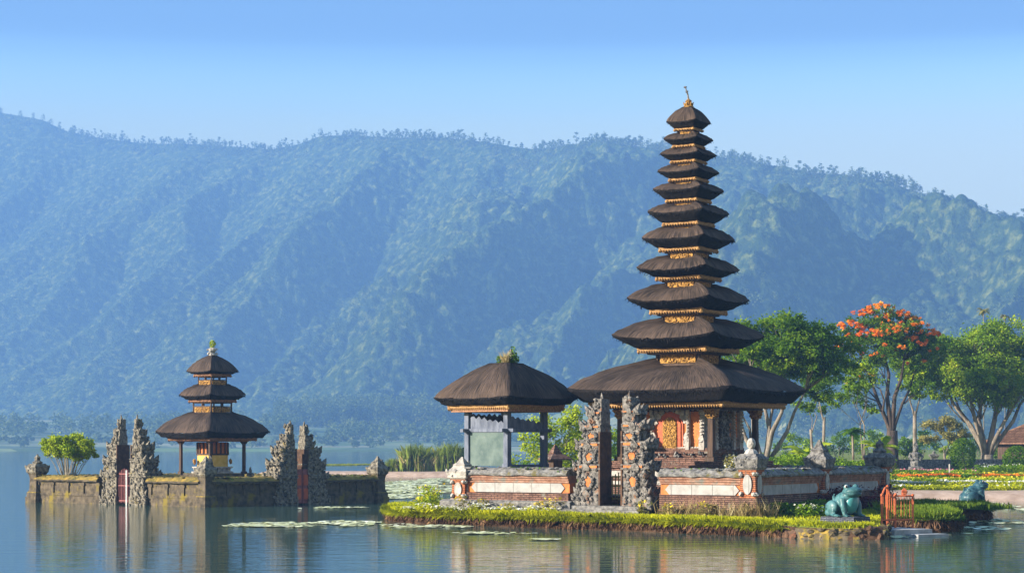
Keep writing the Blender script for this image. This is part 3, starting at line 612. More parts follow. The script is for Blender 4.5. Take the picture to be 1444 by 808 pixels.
# ------------------------------------------------------------------ thatched roofs
def thatch(parent, side, bot, neck, zt, ze, zb, lift, power=.55, apex=False, seed=1, dip=.12, sad=0):
    """square roof of palm fibre: convex upper surface, deep cut edge sloping inward; returns the roof part"""
    rs = np.random.RandomState(seed); q = 22; n = 4*q; S = side/2
    def sqr(h, i, round_):
        a = (i/q) % 4; e = int(a); f = (a-e)*2-1; ang = {0: (f, -1), 1: (1, f), 2: (-f, 1), 3: (-1, -f)}[e]
        k = 1-round_*abs(f)**6; return Vector((ang[0]*h*k, ang[1]*h*k)), abs(f)
    prof = []; N = 11
    for k in range(N+1):
        u = k/N; h = neck+(S-neck)*(u*.55+.45*sin(u*pi/2)); z = ze+(zt-ze)*((1-u)*(1-power)+power*cos(u*pi/2)); prof.append((h, z, u))
    if not apex: prof = [(neck*.9, zt-dip, 0)]+prof
    else: prof = [(.03, zt+.02, 0)]+[(max(h, .05), z, u) for h, z, u in prof]
    b = MB(seed); uvs = []; off = rs.normal(0, 1, (n,))
    vlen = 0; prev = None; U = []
    for h, z, u in prof:
        if prev: vlen += sqrt((h-prev[0])**2+(z-prev[1])**2)
        prev = (h, z)
        for i in range(n):
            p, f = sqr(h, i, .02*u); zz = z-sad*(1-f**5)*(1-u)**2+lift*f**2.6*u**1.5+(rs.uniform(-.02, .02)+.012*off[i])*min(1, side/3)*(u > 0)
            b.v.append((p.x+rs.uniform(-.008, .008), p.y+rs.uniform(-.008, .008), zz)); U.append((i/n*4*side, vlen))
    m = len(prof)
    F_ = [[k*n+i, k*n+(i+1) % n, (k+1)*n+(i+1) % n, (k+1)*n+i] for k in range(m-1) for i in range(n)]
    def finish(name, V, Fs, UV, mat, par):
        me = bpy.data.meshes.new(name); me.from_pydata(V, [], Fs); uv = me.uv_layers.new(name='UVMap'); 
        for poly in me.polygons:
            w_ = any(v % n == 0 for v in poly.vertices) and any(v % n == n-1 for v in poly.vertices)
            for li, v in zip(poly.loop_indices, poly.vertices):
                x, y = UV[v]; uv.data[li].uv = (x+(4*side if w_ and v % n == 0 else 0), y)
            poly.use_smooth = True
        me.update(); return link(name, me, mat, par)
    roof = finish('thatched_roof', b.v, F_, U, MT['thatch'], parent)
    V = []; U = []; B = bot/2; K = 7
    for k in range(K):
        u = k/(K-1)
        for i in range(n):
            p, f = sqr(S+(B-S)*u**1.3, i, .02); e = (rs.uniform(-.045, .02)*min(1, side/3) if k >= K-2 else rs.uniform(-.012, .012))
            z = ze+(zb-ze)*u+lift*f**2.6*(1-u*.75)+e+.004; out = (.03*sin(pi*min(1, u*3)))
            V.append((p.x*(1+out/S), p.y*(1+out/S), z)); U.append((i/n*4*side, u*1.2))
    V += [(0, 0, zb+.05)]*0
    Fs = [[(k+1)*n+i, (k+1)*n+(i+1) % n, k*n+(i+1) % n, k*n+i] for k in range(K-1) for i in range(n)]
    Fs.append([(K-1)*n+i for i in range(n)][::-1])
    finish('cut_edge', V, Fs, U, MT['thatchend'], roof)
    # loose fibres along the lower edge
    P = []; 
    for i in range(int(side*90)):
        p, f = sqr(1, rs.uniform(0, n), .02); u = rs.uniform(.0, .25); P.append((p.x*(S+(B-S)*u), p.y*(S+(B-S)*u), ze+(zb-ze)*u+lift*f**2.6))
    P = np.array(P); out = np.stack([np.sign(P[:, 0])*(abs(P[:, 0]) > abs(P[:, 1])), np.sign(P[:, 1])*(abs(P[:, 1]) >= abs(P[:, 0])), -1.6+0*P[:, 0]], 1)
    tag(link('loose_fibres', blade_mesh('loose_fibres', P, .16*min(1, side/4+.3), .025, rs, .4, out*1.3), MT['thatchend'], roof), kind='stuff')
    return roof
def trim(parent, half, z0, z1, mat='goldtrim', teeth=True):
    b = MB(1); d = z1-z0
    b.sq([(half*.93, z0+d*.35), (half*.985, z0+d*.4), (half*.985, z0+d*.62), (half, z0+d*.66), (half, z1)])
    if teeth:
        n = max(6, int(half*2/.1)); s = half*2/n
        for k in range(n):
            x = -half+s*(k+.5)
            for cx, cy_ in ((x, -half*.975), (half*.975, x), (-x, half*.975), (-half*.975, -x)): b.flame((cx, cy_, z0+d*.42), s*.7, -d*.42, 0, 0, s*.5)
        for sx in (-1, 1):
            for sy in (-1, 1): b.flame((sx*half*.97, sy*half*.97, z0+d*.9), .12, .16, sx*.1, sy*.1); b.blob((sx*half*.96, sy*half*.96, z0+d*.35), (.09, .09, d*.5), 1, .2)
    return b.build('gilded_trim', MT[mat], parent)
def lantern_box(parent, half, z0, z1, open_=False):
    """the gilded wooden box between two roofs"""
    b = MB(1); d = z1-z0; e = max(.05, half*.09)
    for sx in (-1, 1):
        for sy in (-1, 1): b.box((sx*(half-e/2), sy*(half-e/2), (z0+z1)/2), (e, e, d))
    b.sq([(half, z0), (half, z0+e)]); b.sq([(half, z1-e), (half, z1)])
    if not open_: b.box((0, 0, (z0+z1)/2), (half*1.84, half*1.84, d))
    else:
        for k in (-1, 1):
            b.box((0, k*(half-e/2), (z0+z1)/2), (e, e, d)); b.box((k*(half-e/2), 0, (z0+z1)/2), (e, e, d))
        b.sq([(half, z0+d*.58), (half, z0+d*.58+e*.7)])
    box = b.build('neck_box', MT['wood'], parent)
    for fx, fy in ((0, -1), (-1, 0), (1, 0), (0, 1)):
        q = MB(3); w = half*1.62; z1p = z0+d*.58 if open_ else z1-e*1.3
        zc = (z0+e+z1p)/2; hh = max(.04, (z1p-z0-e)*.9)
        q.box((fx*(half*.93+.015), fy*(half*.93+.015), zc), (w if fy else .05, w if fx else .05, hh)); r = q.r
        for k in range(int(40*w)+8):
            s = r.uniform(-w/2, w/2)*.9; z = zc+r.uniform(-.42, .42)*hh; k_ = min(.05, hh*.2)
            q.blob((s if fy else fx*(half*.93+.035), s if fx else fy*(half*.93+.035), z), (k_, k_, k_*.8), 1, .3)
        q.build('gilded_panel', MT['gold'], box)
    return box
# ------------------------------------------------------------------ the eleven-roofed pagoda
def pagoda():
    cx, cy_ = 5.8, 5.27; p = LB(cx, cy_, 0); Y = p.y; s = Y/F
    Z = lambda r: CZ+(HOR-r)*s
    t = thing('pagoda', 'tall pagoda with eleven stacked black thatched roofs on the main island', 'pagoda', p, ROT_B)
    # platform
    b = MB(2); b.sq([(2.75, .9), (2.75, 1.3), (2.6, 1.32), (2.6, 1.55), (2.45, 1.57), (2.45, 1.95), (2.55, 1.97), (2.55, 2.05), (2.3, 2.06), (2.3, 2.2)])
    pl = b.build('platform', MT['oldbrick'], t)
    b = MB(2); b.sq([(2.62, 1.38), (2.62, 1.5)]); b.sq([(2.47, 1.66), (2.47, 1.86)]); b.build('plaster_band', MT['paleston'], pl)
    b = MB(3); b.sq([(1.75, 2.2), (1.75, 2.32), (1.62, 2.33), (1.62, 2.46), (1.7, 2.47), (1.7, 2.54), (1.5, 2.55), (1.5, 2.66)]); b.build('footing', MT['oldbrick'], t)
    # cella
    H = 1.36; z0, z1 = 2.6, 4.12; b = MB(4); b.box((0, 0, (z0+z1)/2), (2*H, 2*H, z1-z0)); ce = b.build('sanctum_wall', MT['orange'], t)
    b = MB(5)
    for fx in (0, 1):                                           # stone pilasters and carved bands on the two faces seen
        for u, w in ((-1.28, .16), (-.72, .1), (.72, .1), (1.28, .16)):
            c = (u, -H-.05) if fx else (-H-.05, u); dm = (w, .16) if fx else (.16, w)
            b.box((c[0], c[1], z0+.16), (dm[0]*1.6, dm[1]*1.3, .32)); b.box((c[0], c[1], (z0+z1)/2), (*dm, z1-z0-.1)); b.box((c[0], c[1], z1-.2), (dm[0]*1.5, dm[1]*1.3, .16))
            for k in range(9): b.blob((c[0]-(0 if fx else .09), c[1]-(.09 if fx else 0), z0+.3+k*.12), (w*.6, w*.6, .05), 1, .15)
            b.flame((c[0], c[1], z0+.25), w*1.9, .34, 0 if fx else -.12, -.12 if fx else 0)
        n = 26
        for k in range(n):
            u = -1.3+2.6*k/(n-1); c = (u, -H-.04) if fx else (-H-.04, u); b.blob((*c, z1-.08+.03*(k % 2)), .1, 1, .25); b.blob((*c, z0+.04), .09, 1, .25)
    b.build('stone_pilasters', MT['paleston'], ce)
    # door on the sunlit face (-x)
    b = MB(6); X = -H
    for k, (w, zz, o) in enumerate(((.5, 1.34, .05), (.42, 1.28, .09))):
        arch = [(-w, z0), (w, z0), (w, z0+zz*.72), (w*.75, z0+zz*.9), (0, z0+zz), (-w*.75, z0+zz*.9), (-w, z0+zz*.72)]; b.poly(arch, 'x', X-o, o)
    dr = b.build('door_frame', MT['red'], ce)
    b = MB(7); b.poly([(-.27, z0+.06), (.27, z0+.06), (.27, z0+.95), (.16, z0+1.1), (0, z0+1.16), (-.16, z0+1.1), (-.27, z0+.95)], 'x', X-.13, .12); r = b.r
    for k in range(170): y = r.uniform(-.24, .24); z = z0+r.uniform(.1, 1.06); b.blob((X-.135, y, z), (.022, r.uniform(.02, .05), r.uniform(.02, .05)), 1, .3)
    b.build('door_leaf', MT['gold'], dr)
    b = MB(8)
    for sy in (-1, 1):                                          # stone scrolls round the door
        for z, o, k in ((.2, .62, .14), (.42, .6, .1), (1.0, .62, .13), (1.2, .52, .16), (1.36, .34, .15), (1.44, .12, .14)): b.blob((X-.06, sy*o, z0+z), (.09, k, k), 1, .25); b.flame((X-.05, sy*o, z0+z), k*1.4, k*2.2, -.06, sy*.06)
    b.build('door_surround', MT['paleston'], ce)
    # relief on the shaded face (-y)
    b = MB(9); b.box((0, -H-.05, z0+.72), (.62, .14, 1.2)); b.poly([(-.5, z0+.02), (.5, z0+.02), (.36, z0+.5), (.36, z0+1.1), (.18, z0+1.4), (-.18, z0+1.4), (-.36, z0+1.1), (-.36, z0+.5)], 'y', -H-.1, .1); r = b.r
    carve(b, -.42, .42, -H-.12, -H, z0+.05, z0+1.3, 70, .06, 'y'); carve(b, -.55, .55, -H-.1, -H, z0+.05, z0+.4, 26, .09, 'y'); b.build('stone_relief', MT['stone'], ce)
    b = MB(12); carve(b, -1.7, 1.7, -1.66, 1.66, 2.3, 2.5, 60, .06, 'yw'); b.build('footing_carving', MT['stone'], t)
    # eave posts
    for sx, sy in ((-1, -1), (1, -1), (-1, 1), (1, 1)):
        b = MB(3); b.sq([(.17, 2.18), (.17, 2.34), (.1, 2.36), (.09, 3.78)], (sx*1.8, sy*1.8, 0)); ps = b.build('eave_post', MT['wood'], t)
        b = MB(4); b.sq([(.1, 3.7), (.14, 3.78), (.12, 3.84), (.2, 3.95), (.24, 4.02)], (sx*1.8, sy*1.8, 0)); carve(b, sx*1.8-.16, sx*1.8+.16, sy*1.8-.16, sy*1.8+.16, 3.75, 3.95, 14, .05, 'ywxn'); b.build('gilded_capital', MT['gold'], ps)
    b = MB(5); b.sq([(2.0, 4.02), (2.0, 4.16)]); b.sq([(1.45, 3.95), (1.45, 4.2)]); b.build('eave_beam', MT['wood'], t)
    T = [(803, 1139, 505, 549, 569, .14), (866, 1081, 448, 476, 492, .20), (887, 1060, 400, 424, 438, .18), (900, 1046, 360, 380, 391, .15), (908, 1039, 318, 339, 351, .14), (915, 1030, 286, 302, 315, .13), (923, 1023, 257, 270, 282, .12), (929, 1016, 231, 244, 253, .11), (932, 1011, 208, 219.5, 227.5, .1), (937, 1007, 187, 198, 206, .1), (942, 1004, 150, 173, 182.5, .08)]
    nk = [.875, .725, .64, .55, .48, .42, .37, .32, .28, .25]
    for i, (xl, xr, top, tip, bot, lift) in enumerate(T):
        side = (xr-xl)*s/1.32; last = i == 10
        bside = side*(.87 if i == 0 else .71 if i == 1 else .67)
        zt, ze, zb = Z(top), Z(tip+(3 if i < 4 else 1.5)), Z(bot)
        rf = thatch(t, side, bside, .06 if last else nk[i], zt, ze-(.03 if i < 4 else 0), zb, lift*(.9 if i < 4 else .75), .3 if i == 0 else .5, last, 30+i, .05, 0 if last else .05+.04*side)
        th = {0: .2}.get(i, max(.10, .19-.009*i)); hb = bside/2*(.94 if i == 0 else .93)
        trim(rf, hb, zb-th, zb+.03)
        if not last:
            zn = Z(T[i+1][4]); lantern_box(rf, nk[i], zt-.3, zn-.02)
        if i > 0:
            b = MB(1); b.sq([(hb*.8, zb-th*1.25), (hb*.8, zb-th*.5)]); b.build('soffit', MT['wood'], rf)
    b = MB(14); za = Z(151)
    b.lathe([(.16, za-.06), (.2, za), (.12, za+.05), (.17, za+.1), (.1, za+.16), (.13, za+.2), (.05, za+.27), (.02, za+.3)], n=10)
    for k in range(6): a = k*pi/3; b.flame((.13*cos(a), .13*sin(a), za+.02), .07, .16, .06*cos(a), .06*sin(a))
    fi = b.build('gilded_finial', MT['gold'], t)
    b = MB(15); b.tube([(0, 0, za+.25), (.02, .04, za+.45), (-.02, .09, za+.62), (.03, .15, za+.76)], [.035, .03, .025, .012], 6); b.blob((0, .06, za+.55), .05, 1, .3); b.blob((.01, .13, za+.72), (.06, .06, .04), 1, .3); b.flame((0, .1, za+.6), .05, .12, .09, .05); b.build('rooftop_ornament', MT['stone'], fi)
pagoda()
# ------------------------------------------------------------------ the three-roofed shrine on the small island
def small_pagoda():
    p = LA(5.6, 6.0); s = p.y/F; Z = lambda r: CZ+(HOR-r)*s
    t = thing('lake_shrine', 'small open shrine with three grey thatched roofs on the walled islet', 'shrine', p, ROT_A)
    b = MB(1); b.sq([(1.2, .9), (1.2, 1.25), (1.1, 1.27), (1.1, 1.42)]); b.build('platform', MT['mossy'], t)
    b = MB(2); b.sq([(.72, 1.4), (.72, 1.5), (.62, 1.52), (.62, 1.66), (.7, 1.68), (.7, 1.74)]); carve(b, -.65, .65, -.65, .65, 1.45, 1.7, 40, .05, 'yw'); b.build('altar_base', MT['paleston'], t)
    b = MB(3); b.box((.08, .08, 2.02), (1.05, 1.05, .6)); al = b.build('altar_cloth', MT['yellow'], t)
    b = MB(4); b.box((.1, .1, 2.62), (1.05, 1.05, .62)); ax = b.build('altar_cabinet', MT['orange'], t)
    b = MB(5)
    for f in (0, 1):
        for u in (-.42, -.14, .14, .42, .6): c = (u, -.46) if f else (-.46, u); b.box((c[0]*1., c[1], 2.62), (.07 if f else .05, .05 if f else .07, .6))
        b.box((.1, -.45, 2.34) if f else (-.45, .1, 2.34), (1.1, .06, .08) if f else (.06, 1.1, .08))
    b.build('cabinet_frame', MT['wood'], ax)
    b = MB(6)
    for sx in (-1, 1):
        for sy in (-1, 1): b.blob((sx*.62, sy*.62, 1.98), (.09, .09, .16), 1, .2)
    b.build('altar_guardian', MT['gold'], al)
    for sx, sy in ((-1, -1), (1, -1), (-1, 1), (1, 1)):
        b = MB(3); b.sq([(.11, 1.38), (.11, 1.5), (.065, 1.52), (.06, 2.92)], (sx*1.08, sy*1.08, 0)); b.sq([(.06, 2.82), (.13, 2.93), (.13, 2.98)], (sx*1.08, sy*1.08, 0)); b.build('post', MT['wood'], t)
    b = MB(4); b.sq([(1.25, 2.96), (1.25, 3.06)]); b.build('eave_beam', MT['trimwood'], t)
    T = [(215, 377, 580, 608, 617.5, .12), (250, 345, 541, 556, 563.5, .09), (263, 337, 500, 522, 527.5, .07)]; nk = [.68, .5]
    for i, (xl, xr, top, tip, bot, lift) in enumerate(T):
        side = (xr-xl)*s/1.41; zt, ze, zb = Z(top), Z(tip+3), Z(bot); bside = side*(.88 if i == 0 else .8)
        rf = thatch(t, side, bside, .07 if i == 2 else nk[i], zt, ze, zb, lift, .35, i == 2, 50+i, .05, 0 if i == 2 else .08)
        trim(rf, bside/2*.88, zb-.15, zb+.02, 'trimwood', True)
        if i < 2: lantern_box(rf, nk[i], zt-.12, Z(T[i+1][4])-.12, True)
    za = Z(500); b = MB(9); b.lathe([(.16, za-.08), (.2, za), (.12, za+.1), (.2, za+.2), (.22, za+.28), (.1, za+.34)], n=9); carve(b, -.17, .17, -.17, .17, za, za+.3, 22, .05, 'ynxw'); f = b.build('stone_finial', MT['paleston'], t)
    rs = np.random.RandomState(3); link('moss_tuft', leaf_mesh('moss_tuft', ball(rs, 160, (.16, .16, .2))+[0, 0, za+.5], .12, rs, .3), MT['leafbright'], f)
small_pagoda()
# ------------------------------------------------------------------ the open pavilion
def pavilion():
    p = LB(1.9, 10.6); s = p.y/F; Z = lambda r: CZ+(HOR-r)*s
    t = thing('open_pavilion', 'blue grey timber pavilion with plants growing on its thatched roof', 'pavilion', p, radians(47))
    c = .96
    b = MB(1); b.sq([(1.35, .9), (1.35, 1.75), (1.25, 1.77), (1.25, 1.95)]); b.build('platform', MT['oldbrick'], t)
    zt = Z(512); ze = Z(563); zb = Z(571)
    rf = thatch(t, 3.74, 3.25, .42, zt, ze, zb, .07, .16, False, 61, .02)
    rf2 = MB(2); rf2.box((0, 0, zt-.06), (.8, .8, .1)); rf2.build('ridge_cap', MT['thatch'], rf)
    uv = rf.children[-1].data.uv_layers.new(name='UVMap')
    trim(rf, 1.5, zb-.2, zb+.02)
    b = MB(2); b.sq([(1.4, zb-.26), (1.4, zb-.1)]); b.build('soffit', MT['trimwood'], rf)
    rs = np.random.RandomState(7); P = np.concatenate([ball(rs, 130, (.16, .16, .13*h))+[x, y, zt+.1*h] for x, y, h in ((-.1, -.35, 1.2), (.15, -.2, 2.6), (.35, -.1, 1.4), (.3, .2, 1.1), (-.2, .1, 1.2))])
    link('rooftop_plants', leaf_mesh('rooftop_plants', P, .1, rs, .3), MT['leaf'], rf)
    b = MB(5); b.sq([(.12, zt-.05), (.1, zt+.1), (.14, zt+.14), (.06, zt+.3), (.09, zt+.33), (.02, zt+.5)], (.1, -.15, 0)); b.build('stone_finial', MT['stone'], rf)
    P = np.array([[-.3, -.25, zt]])+rs.normal(size=(120, 3))*[.08, .08, .01]; link('dry_sprigs', blade_mesh('dry_sprigs', P, .42, .02, rs, .35), MT['drygrass'], rf)
    for sx, sy in ((-1, -1), (1, -1), (-1, 1), (1, 1)):
        b = MB(3); b.sq([(.13, 1.9), (.13, 2.1), (.1, 2.12), (.1, zb)], (sx*c, sy*c, 0)); b.sq([(.1, zb-.25), (.2, zb-.1), (.2, zb)], (sx*c, sy*c, 0)); b.build('post', MT['bluewood'], t)
    zr = Z(607); b = MB(4)
    for sg in (-1, 1): b.box((0, sg*c, zr), (2.6, .14, .12)); b.box((sg*c, 0, zr+.003), (.14, 2.6, .12))
    b.build('rail', MT['bluewood'], t)
    # scalloped boards under the eave
    def scallop(u0, u1, z0, n, sd):
        r = random.Random(sd); pts = [(u1, zb), (u0, zb)] if False else []
        top = []
        for k in range(n+1):
            u = u0+(u1-u0)*k/n; top.append((u, z0(k/n)+.09*(k % 2)*(-1)+r.uniform(-.02, .02)))
        return [(u0, zr), (u1, zr)]+top[::-1]
    for axis, sg, z0, nm in (('x', -1, lambda f: zr+.28+.3*f, 'carved_board'), ('y', -1, lambda f: zr+.52-.22*f, 'carved_board'), ('y', 1, lambda f: zr+.6, 'carved_board')):
        b = MB(6); b.poly(scallop(-c, c, z0, 14, 5), axis, sg*c-.02, .04); b.build(nm, MT['bluewood'], t)
    b = MB(7); b.box((-c, 0, (2.0+zr)/2), (.06, 2*c-.12, zr-2.05)); b.build('green_panel', MT['greenplaster'], t)
    b = MB(8); b.box((0, c, (2.0+zr)/2), (.5, .06, zr-2.05)); b.box((-.55, c, 2.6), (.12, .08, 1.3)); b.box((0, -c, 2.03), (2*c-.1, .12, .1)); b.build('back_board', MT['bluewood'], t)
    b = MB(9)
    for u in (-.55, 0.05): b.flame((-1.32, u, zb-.12), .1, -.14)
    b.flame((-.9, -1.32, zb-.12), .12, -.16); b.build('red_pendant', MT['red'], t)
pavilion()
# ------------------------------------------------------------------ the small walled islet
ZA = (-.4, .36, 1.0, 1.06, 1.33); SA = ('mossy', 'mossy', 'lichen', 'mossy'); GA = 'walls of the small islet'; RLA = ROT_A-pi/2
wall('islet_wall', 'mossy islet wall between the lakeward corner and the leaning split gate', LA(0, 12.5), RLA, 4.95, ZA, .5, SA, GA, False, 11, .06)
wall('islet_wall', 'mossy sunlit islet wall between the split gate and the near corner post', LA(0, 3.95), RLA, 3.7, ZA, .5, SA, GA, False, 12, .06)
wall('islet_wall', 'dark shaded islet wall running from the near corner post', LA(.2, 0), ROT_A, 4.25, ZA, .5, SA, GA, False, 13, .06)
wall('islet_wall', 'dark shaded islet wall ending at the post with a leafy cap', LA(7.25, 0), ROT_A, 3.6, ZA, .5, SA, GA, False, 14, .06)
wall('islet_wall', 'back islet wall behind the leafy shrub', LA(10.6, 12.4), ROT_A+pi, 10.4, ZA, .5, SA, GA, False, 15, .06)
wall('islet_wall', 'back islet wall behind the three roofed shrine', LA(10.8, .3), ROT_A+pi/2, 12, ZA, .5, SA, GA, False, 16, .06)
tag(MB(1).raw([tuple(LA(x, y, 1.0)) for x, y in ((.2, .2), (10.8, .2), (10.8, 12.4), (.2, 12.4))], [(0, 1, 2, 3)]).build('islet_courtyard', MT['court']), kind='structure')
SP = ('mossy', 'mossy', None, 'lichen', 'lichen'); GPA = 'corner posts of the small islet'
post('islet_post', 'mossy urn topped post at the outer lake corner beside the shrub', 'wall post', LA(.1, 12.6, 0), ROT_A, 2.35, .62, SP, GPA, 'urn')
post('islet_post', 'mossy carved post at the near corner of the islet', 'wall post', LA(.08, .08, 0), ROT_A, 2.3, .56, SP, GPA, 'crown')
post('islet_post', 'dark post with a leafy mossy cap at the islet end nearest the main island', 'wall post', LA(11.1, .1, 0), ROT_A, 2.25, .6, SP, GPA, 'crown')
GG = 'weathered split gate halves of the islet'; mt = ('lichen', 'lichen', 'mossy')
split_gate('split_gate', 'lichened split gate half on the islet nearest the shrub', LA(.25, 6.15, 0), RLA, -1, 4.0, 1.1, .95, mt, GG, 31, True)
split_gate('split_gate', 'lichened split gate half on the islet between the shrub and shrine', LA(.25, 5.15, 0), RLA, 1, 4.0, 1.2, .95, mt, GG, 32, True)
split_gate('split_gate', 'lichened split gate half on the islet behind the red doors', LA(5.45, .25, 0), ROT_A, -1, 3.75, 1.35, 1.0, mt, GG, 33, True)
split_gate('split_gate', 'lichened split gate half on the islet right of the red doors', LA(6.15, .25, 0), ROT_A, 1, 3.7, 1.3, 1.0, mt, GG, 34, True)
def barred(name, label, p, rz, w, h, mat, group, n=6, white=False):
    t = thing(name, label, 'gate', p, rz, group); b = MB(1)
    for k in range(n): b.tube([(-w/2+w*k/(n-1), 0, 0), (-w/2+w*k/(n-1), 0, h*(.86+.14*sin(pi*k/(n-1))))], .022, 5)
    b.build('bars', mat, t); b = MB(2)
    for z in (.06, .5, .84): b.box((0, 0, h*z), (w, .05, .05))
    b.build('rails', mat, t)
    if white: b = MB(3); b.tube([(w*.3, -.12, -.3), (w*.3, -.12, h*.95)], .035, 6); b.build('white_pole', MT['whitecloth'], t)
    return t
barred('metal_gate', 'faded red barred gate with a white pole in the sunlit islet gateway', LA(-.05, 5.65, .1), RLA, .9, 1.6, MT['pinkmetal'], None, 9, True)
def red_doors():
    t = thing('wooden_door', 'weathered red double door in the shaded islet gateway', 'door', LA(5.8, -.1, 0), ROT_A)
    for k in (-1, 1): b = MB(1); b.box((k*.24, 0, .86), (.44, .07, 1.6)); d = b.build('door_leaf', MT['pinkmetal'], t); q = MB(2); q.box((k*.24, -.05, .5), (.3, .03, .5)); q.box((k*.24, -.05, 1.15), (.3, .03, .5)); q.build('door_panel', MT['red'], d)
red_doors()
def guardian(label, p, rz, h, mat, group=None):
    t = thing('guardian_statue', label, 'statue', p, rz, group); b = MB(3)
    b.sq([(h*.22, 0), (h*.22, h*.1), (h*.18, h*.12)]); b.build('pedestal', mat, t)
    b = MB(4); b.lathe([(h*.17, h*.12), (h*.2, h*.25), (h*.15, h*.45), (h*.19, h*.58), (h*.1, h*.66)], n=10); b.blob((0, -h*.02, h*.76), (h*.11, h*.11, h*.13), 2, .08)
    b.flame((0, 0, h*.84), h*.16, h*.2); 
    for k in (-1, 1): b.tube([(k*h*.16, 0, h*.6), (k*h*.24, -h*.06, h*.45), (k*h*.12, -h*.16, h*.36)], [h*.06, h*.055, h*.04], 6)
    b.build('figure', mat, t)
guardian('small pale guardian statue standing left of the three roofed shrine', LA(3.0, 7.6, 1.0), ROT_A-.6, .75, MT['paleston'])
guardian('small grey guardian statue standing right of the three roofed shrine', LA(6.9, 4.7, 1.0), ROT_A-.6, .7, MT['stone'])
guardian('moss covered guardian statue in front of the three roofed shrine', LA(1.9, 1.9, 1.0), ROT_A-.6, 1.25, MT['lichen'])
# ------------------------------------------------------------------ frogs
def frog(label, p, rz, mats, scale=1.0, group=None, eye='eye'):
    t = thing('frog_statue', label, 'frog statue', p, rz, group); t.scale = (scale,)*3
    b = MB(1)
    def ell(c, r, ry=0):
        vs, fs = ico(3); out = []
        for v in vs: x, y, z = v.x*r[0], v.y*r[1], v.z*r[2]; out.append((c[0]+x*cos(ry)+z*sin(ry), c[1]+y, c[2]-x*sin(ry)+z*cos(ry)))
        b.raw(out, fs)
    ell((-.06, 0, .42), (.46, .33, .33), -.62); ell((-.28, 0, .26), (.28, .33, .24)); ell((.16, 0, .58), (.27, .32, .26), -.3)
    ell((.34, 0, .78), (.30, .30, .145), -.16); ell((.36, 0, .70), (.26, .28, .10), -.1); ell((.2, 0, .76), (.2, .27, .17))
    for s in (-1, 1):
        ell((.26, s*.19, .92), (.105, .095, .10)); ell((-.22, s*.37, .27), (.27, .125, .24), -.35); ell((-.33, s*.36, .12), (.16, .13, .12))
        b.tube([(-.05, s*.40, .2), (-.2, s*.43, .07), (.02, s*.46, .05)], [.1, .075, .06], 10); ell((.08, s*.48, .045), (.17, .085, .045))
        b.tube([(.16, s*.27, .55), (.25, s*.33, .34), (.30, s*.30, .1), (.33, s*.3, .05)], [.125, .1, .08, .07], 10); ell((.38, s*.31, .04), (.13, .09, .045))
        for k in (-1, 0, 1): b.tube([(.40, s*.31+k*.05, .035), (.52, s*.31+k*.085, .025)], [.035, .022], 6); b.tube([(.14, s*.48+k*.04, .035), (.29, s*.49+k*.08, .025)], [.035, .022], 6)
    for k in range(26):
        a, z = b.r.uniform(2.0, 4.3), b.r.uniform(.45, .72); ell((-.1+.33*cos(a)*.9-(.7-z)*.25, .27*sin(a), z), (.035, .035, .03))
    o = b.build('body', MT[mats[0]], t, smooth=True)
    m = o.modifiers.new('remesh', 'REMESH'); m.mode = 'VOXEL'; m.voxel_size = .022; m.use_smooth_shade = True
    m = o.modifiers.new('smooth', 'SMOOTH'); m.iterations = 5; m.factor = .5
    q = MB(2); vs, fs = ico(3); q.raw([(.285+v.x*.165+(v.z*.05), v.y*.25, .40+v.z*.31) for v in vs], fs); be = q.build('belly', MT[mats[1]], t, smooth=True)
    q = MB(3); q.tube([(.18, -.285, .735), (.42, -.255, .715), (.58, -.12, .715), (.62, 0, .72), (.58, .12, .715), (.42, .255, .715), (.18, .285, .735)], .022, 8); q.build('lip', MT[mats[2]], t, smooth=True)
    for s in (-1, 1):
        q = MB(4); q.blob((.285, s*.225, .935), (.068, .06, .062), 2, 0); e = q.build('eye', MT[eye], t, smooth=True)
        q = MB(5); q.blob((.322, s*.262, .94), (.036, .034, .042), 2, 0); q.build('pupil', MT['black'], e, smooth=True)
        q = MB(6); q.blob((.64, s*.06, .80), (.012, .012, .012), 1, 0); q.build('nostril', MT['black'], t)
    return t
def pedestal(label, p, rz, d, mat, group=None, rough=False):
    t = thing('statue_pedestal', label, 'pedestal', p, rz, group); b = MB(4)
    if rough:
        for k in range(26): b.blob((b.r.uniform(-1, 1)*d[0]/2, b.r.uniform(-1, 1)*d[1]/2, b.r.uniform(0, d[2]*.6)), (.17, .17, d[2]*.45), 1, .25)
        b.box((0, 0, d[2]/2), (d[0]*.95, d[1]*.95, d[2]))
    else:
        n = 4
        for k in range(n): g = .02*(k % 2); b.box((0, 0, d[2]*(k+.5)/n), (d[0]-g, d[1]-g, d[2]/n))
    b.build('plinth', MT[mat], t); return t
FP = at(1192, 736, 60.6); FP.z = .28
pedestal('square dark brick pedestal under the large frog at the water edge', FP, radians(-38), (1.15, 1.05, .3), 'slate')
frog('large teal frog statue with cyan belly facing the water on a brick pedestal', FP+Vector((0, 0, .3)), radians(-56), ('teal', 'cyan', 'tealdark'), .98)
FQ = at(1373, 717, 87); FQ.z = .0
pedestal('rough stone slab rising from the water under the second frog', FQ, radians(8), (1.35, 1.0, .22), 'stone', None, True)
frog('dark teal frog statue in profile on a stone slab in the water', FQ+Vector((0, 0, .2)), radians(12), ('tealdark', 'cyan', 'teal'), 1.06)
frog('green frog statue looking over the wall in front of the pagoda', LB(3.2, 2.45, 1.36), radians(-75), ('teal', 'cyan', 'tealdark'), .82)
frog('teal frog statue partly hidden behind the round finial post', LB(3.6, .95, 1.25), radians(160), ('tealdark', 'cyan', 'teal'), .75)
frog('teal frog statue glimpsed through the opening of the split gate', LB(4.0, 5.75, 1.36), radians(-100), ('teal', 'cyan', 'tealdark'), .85)
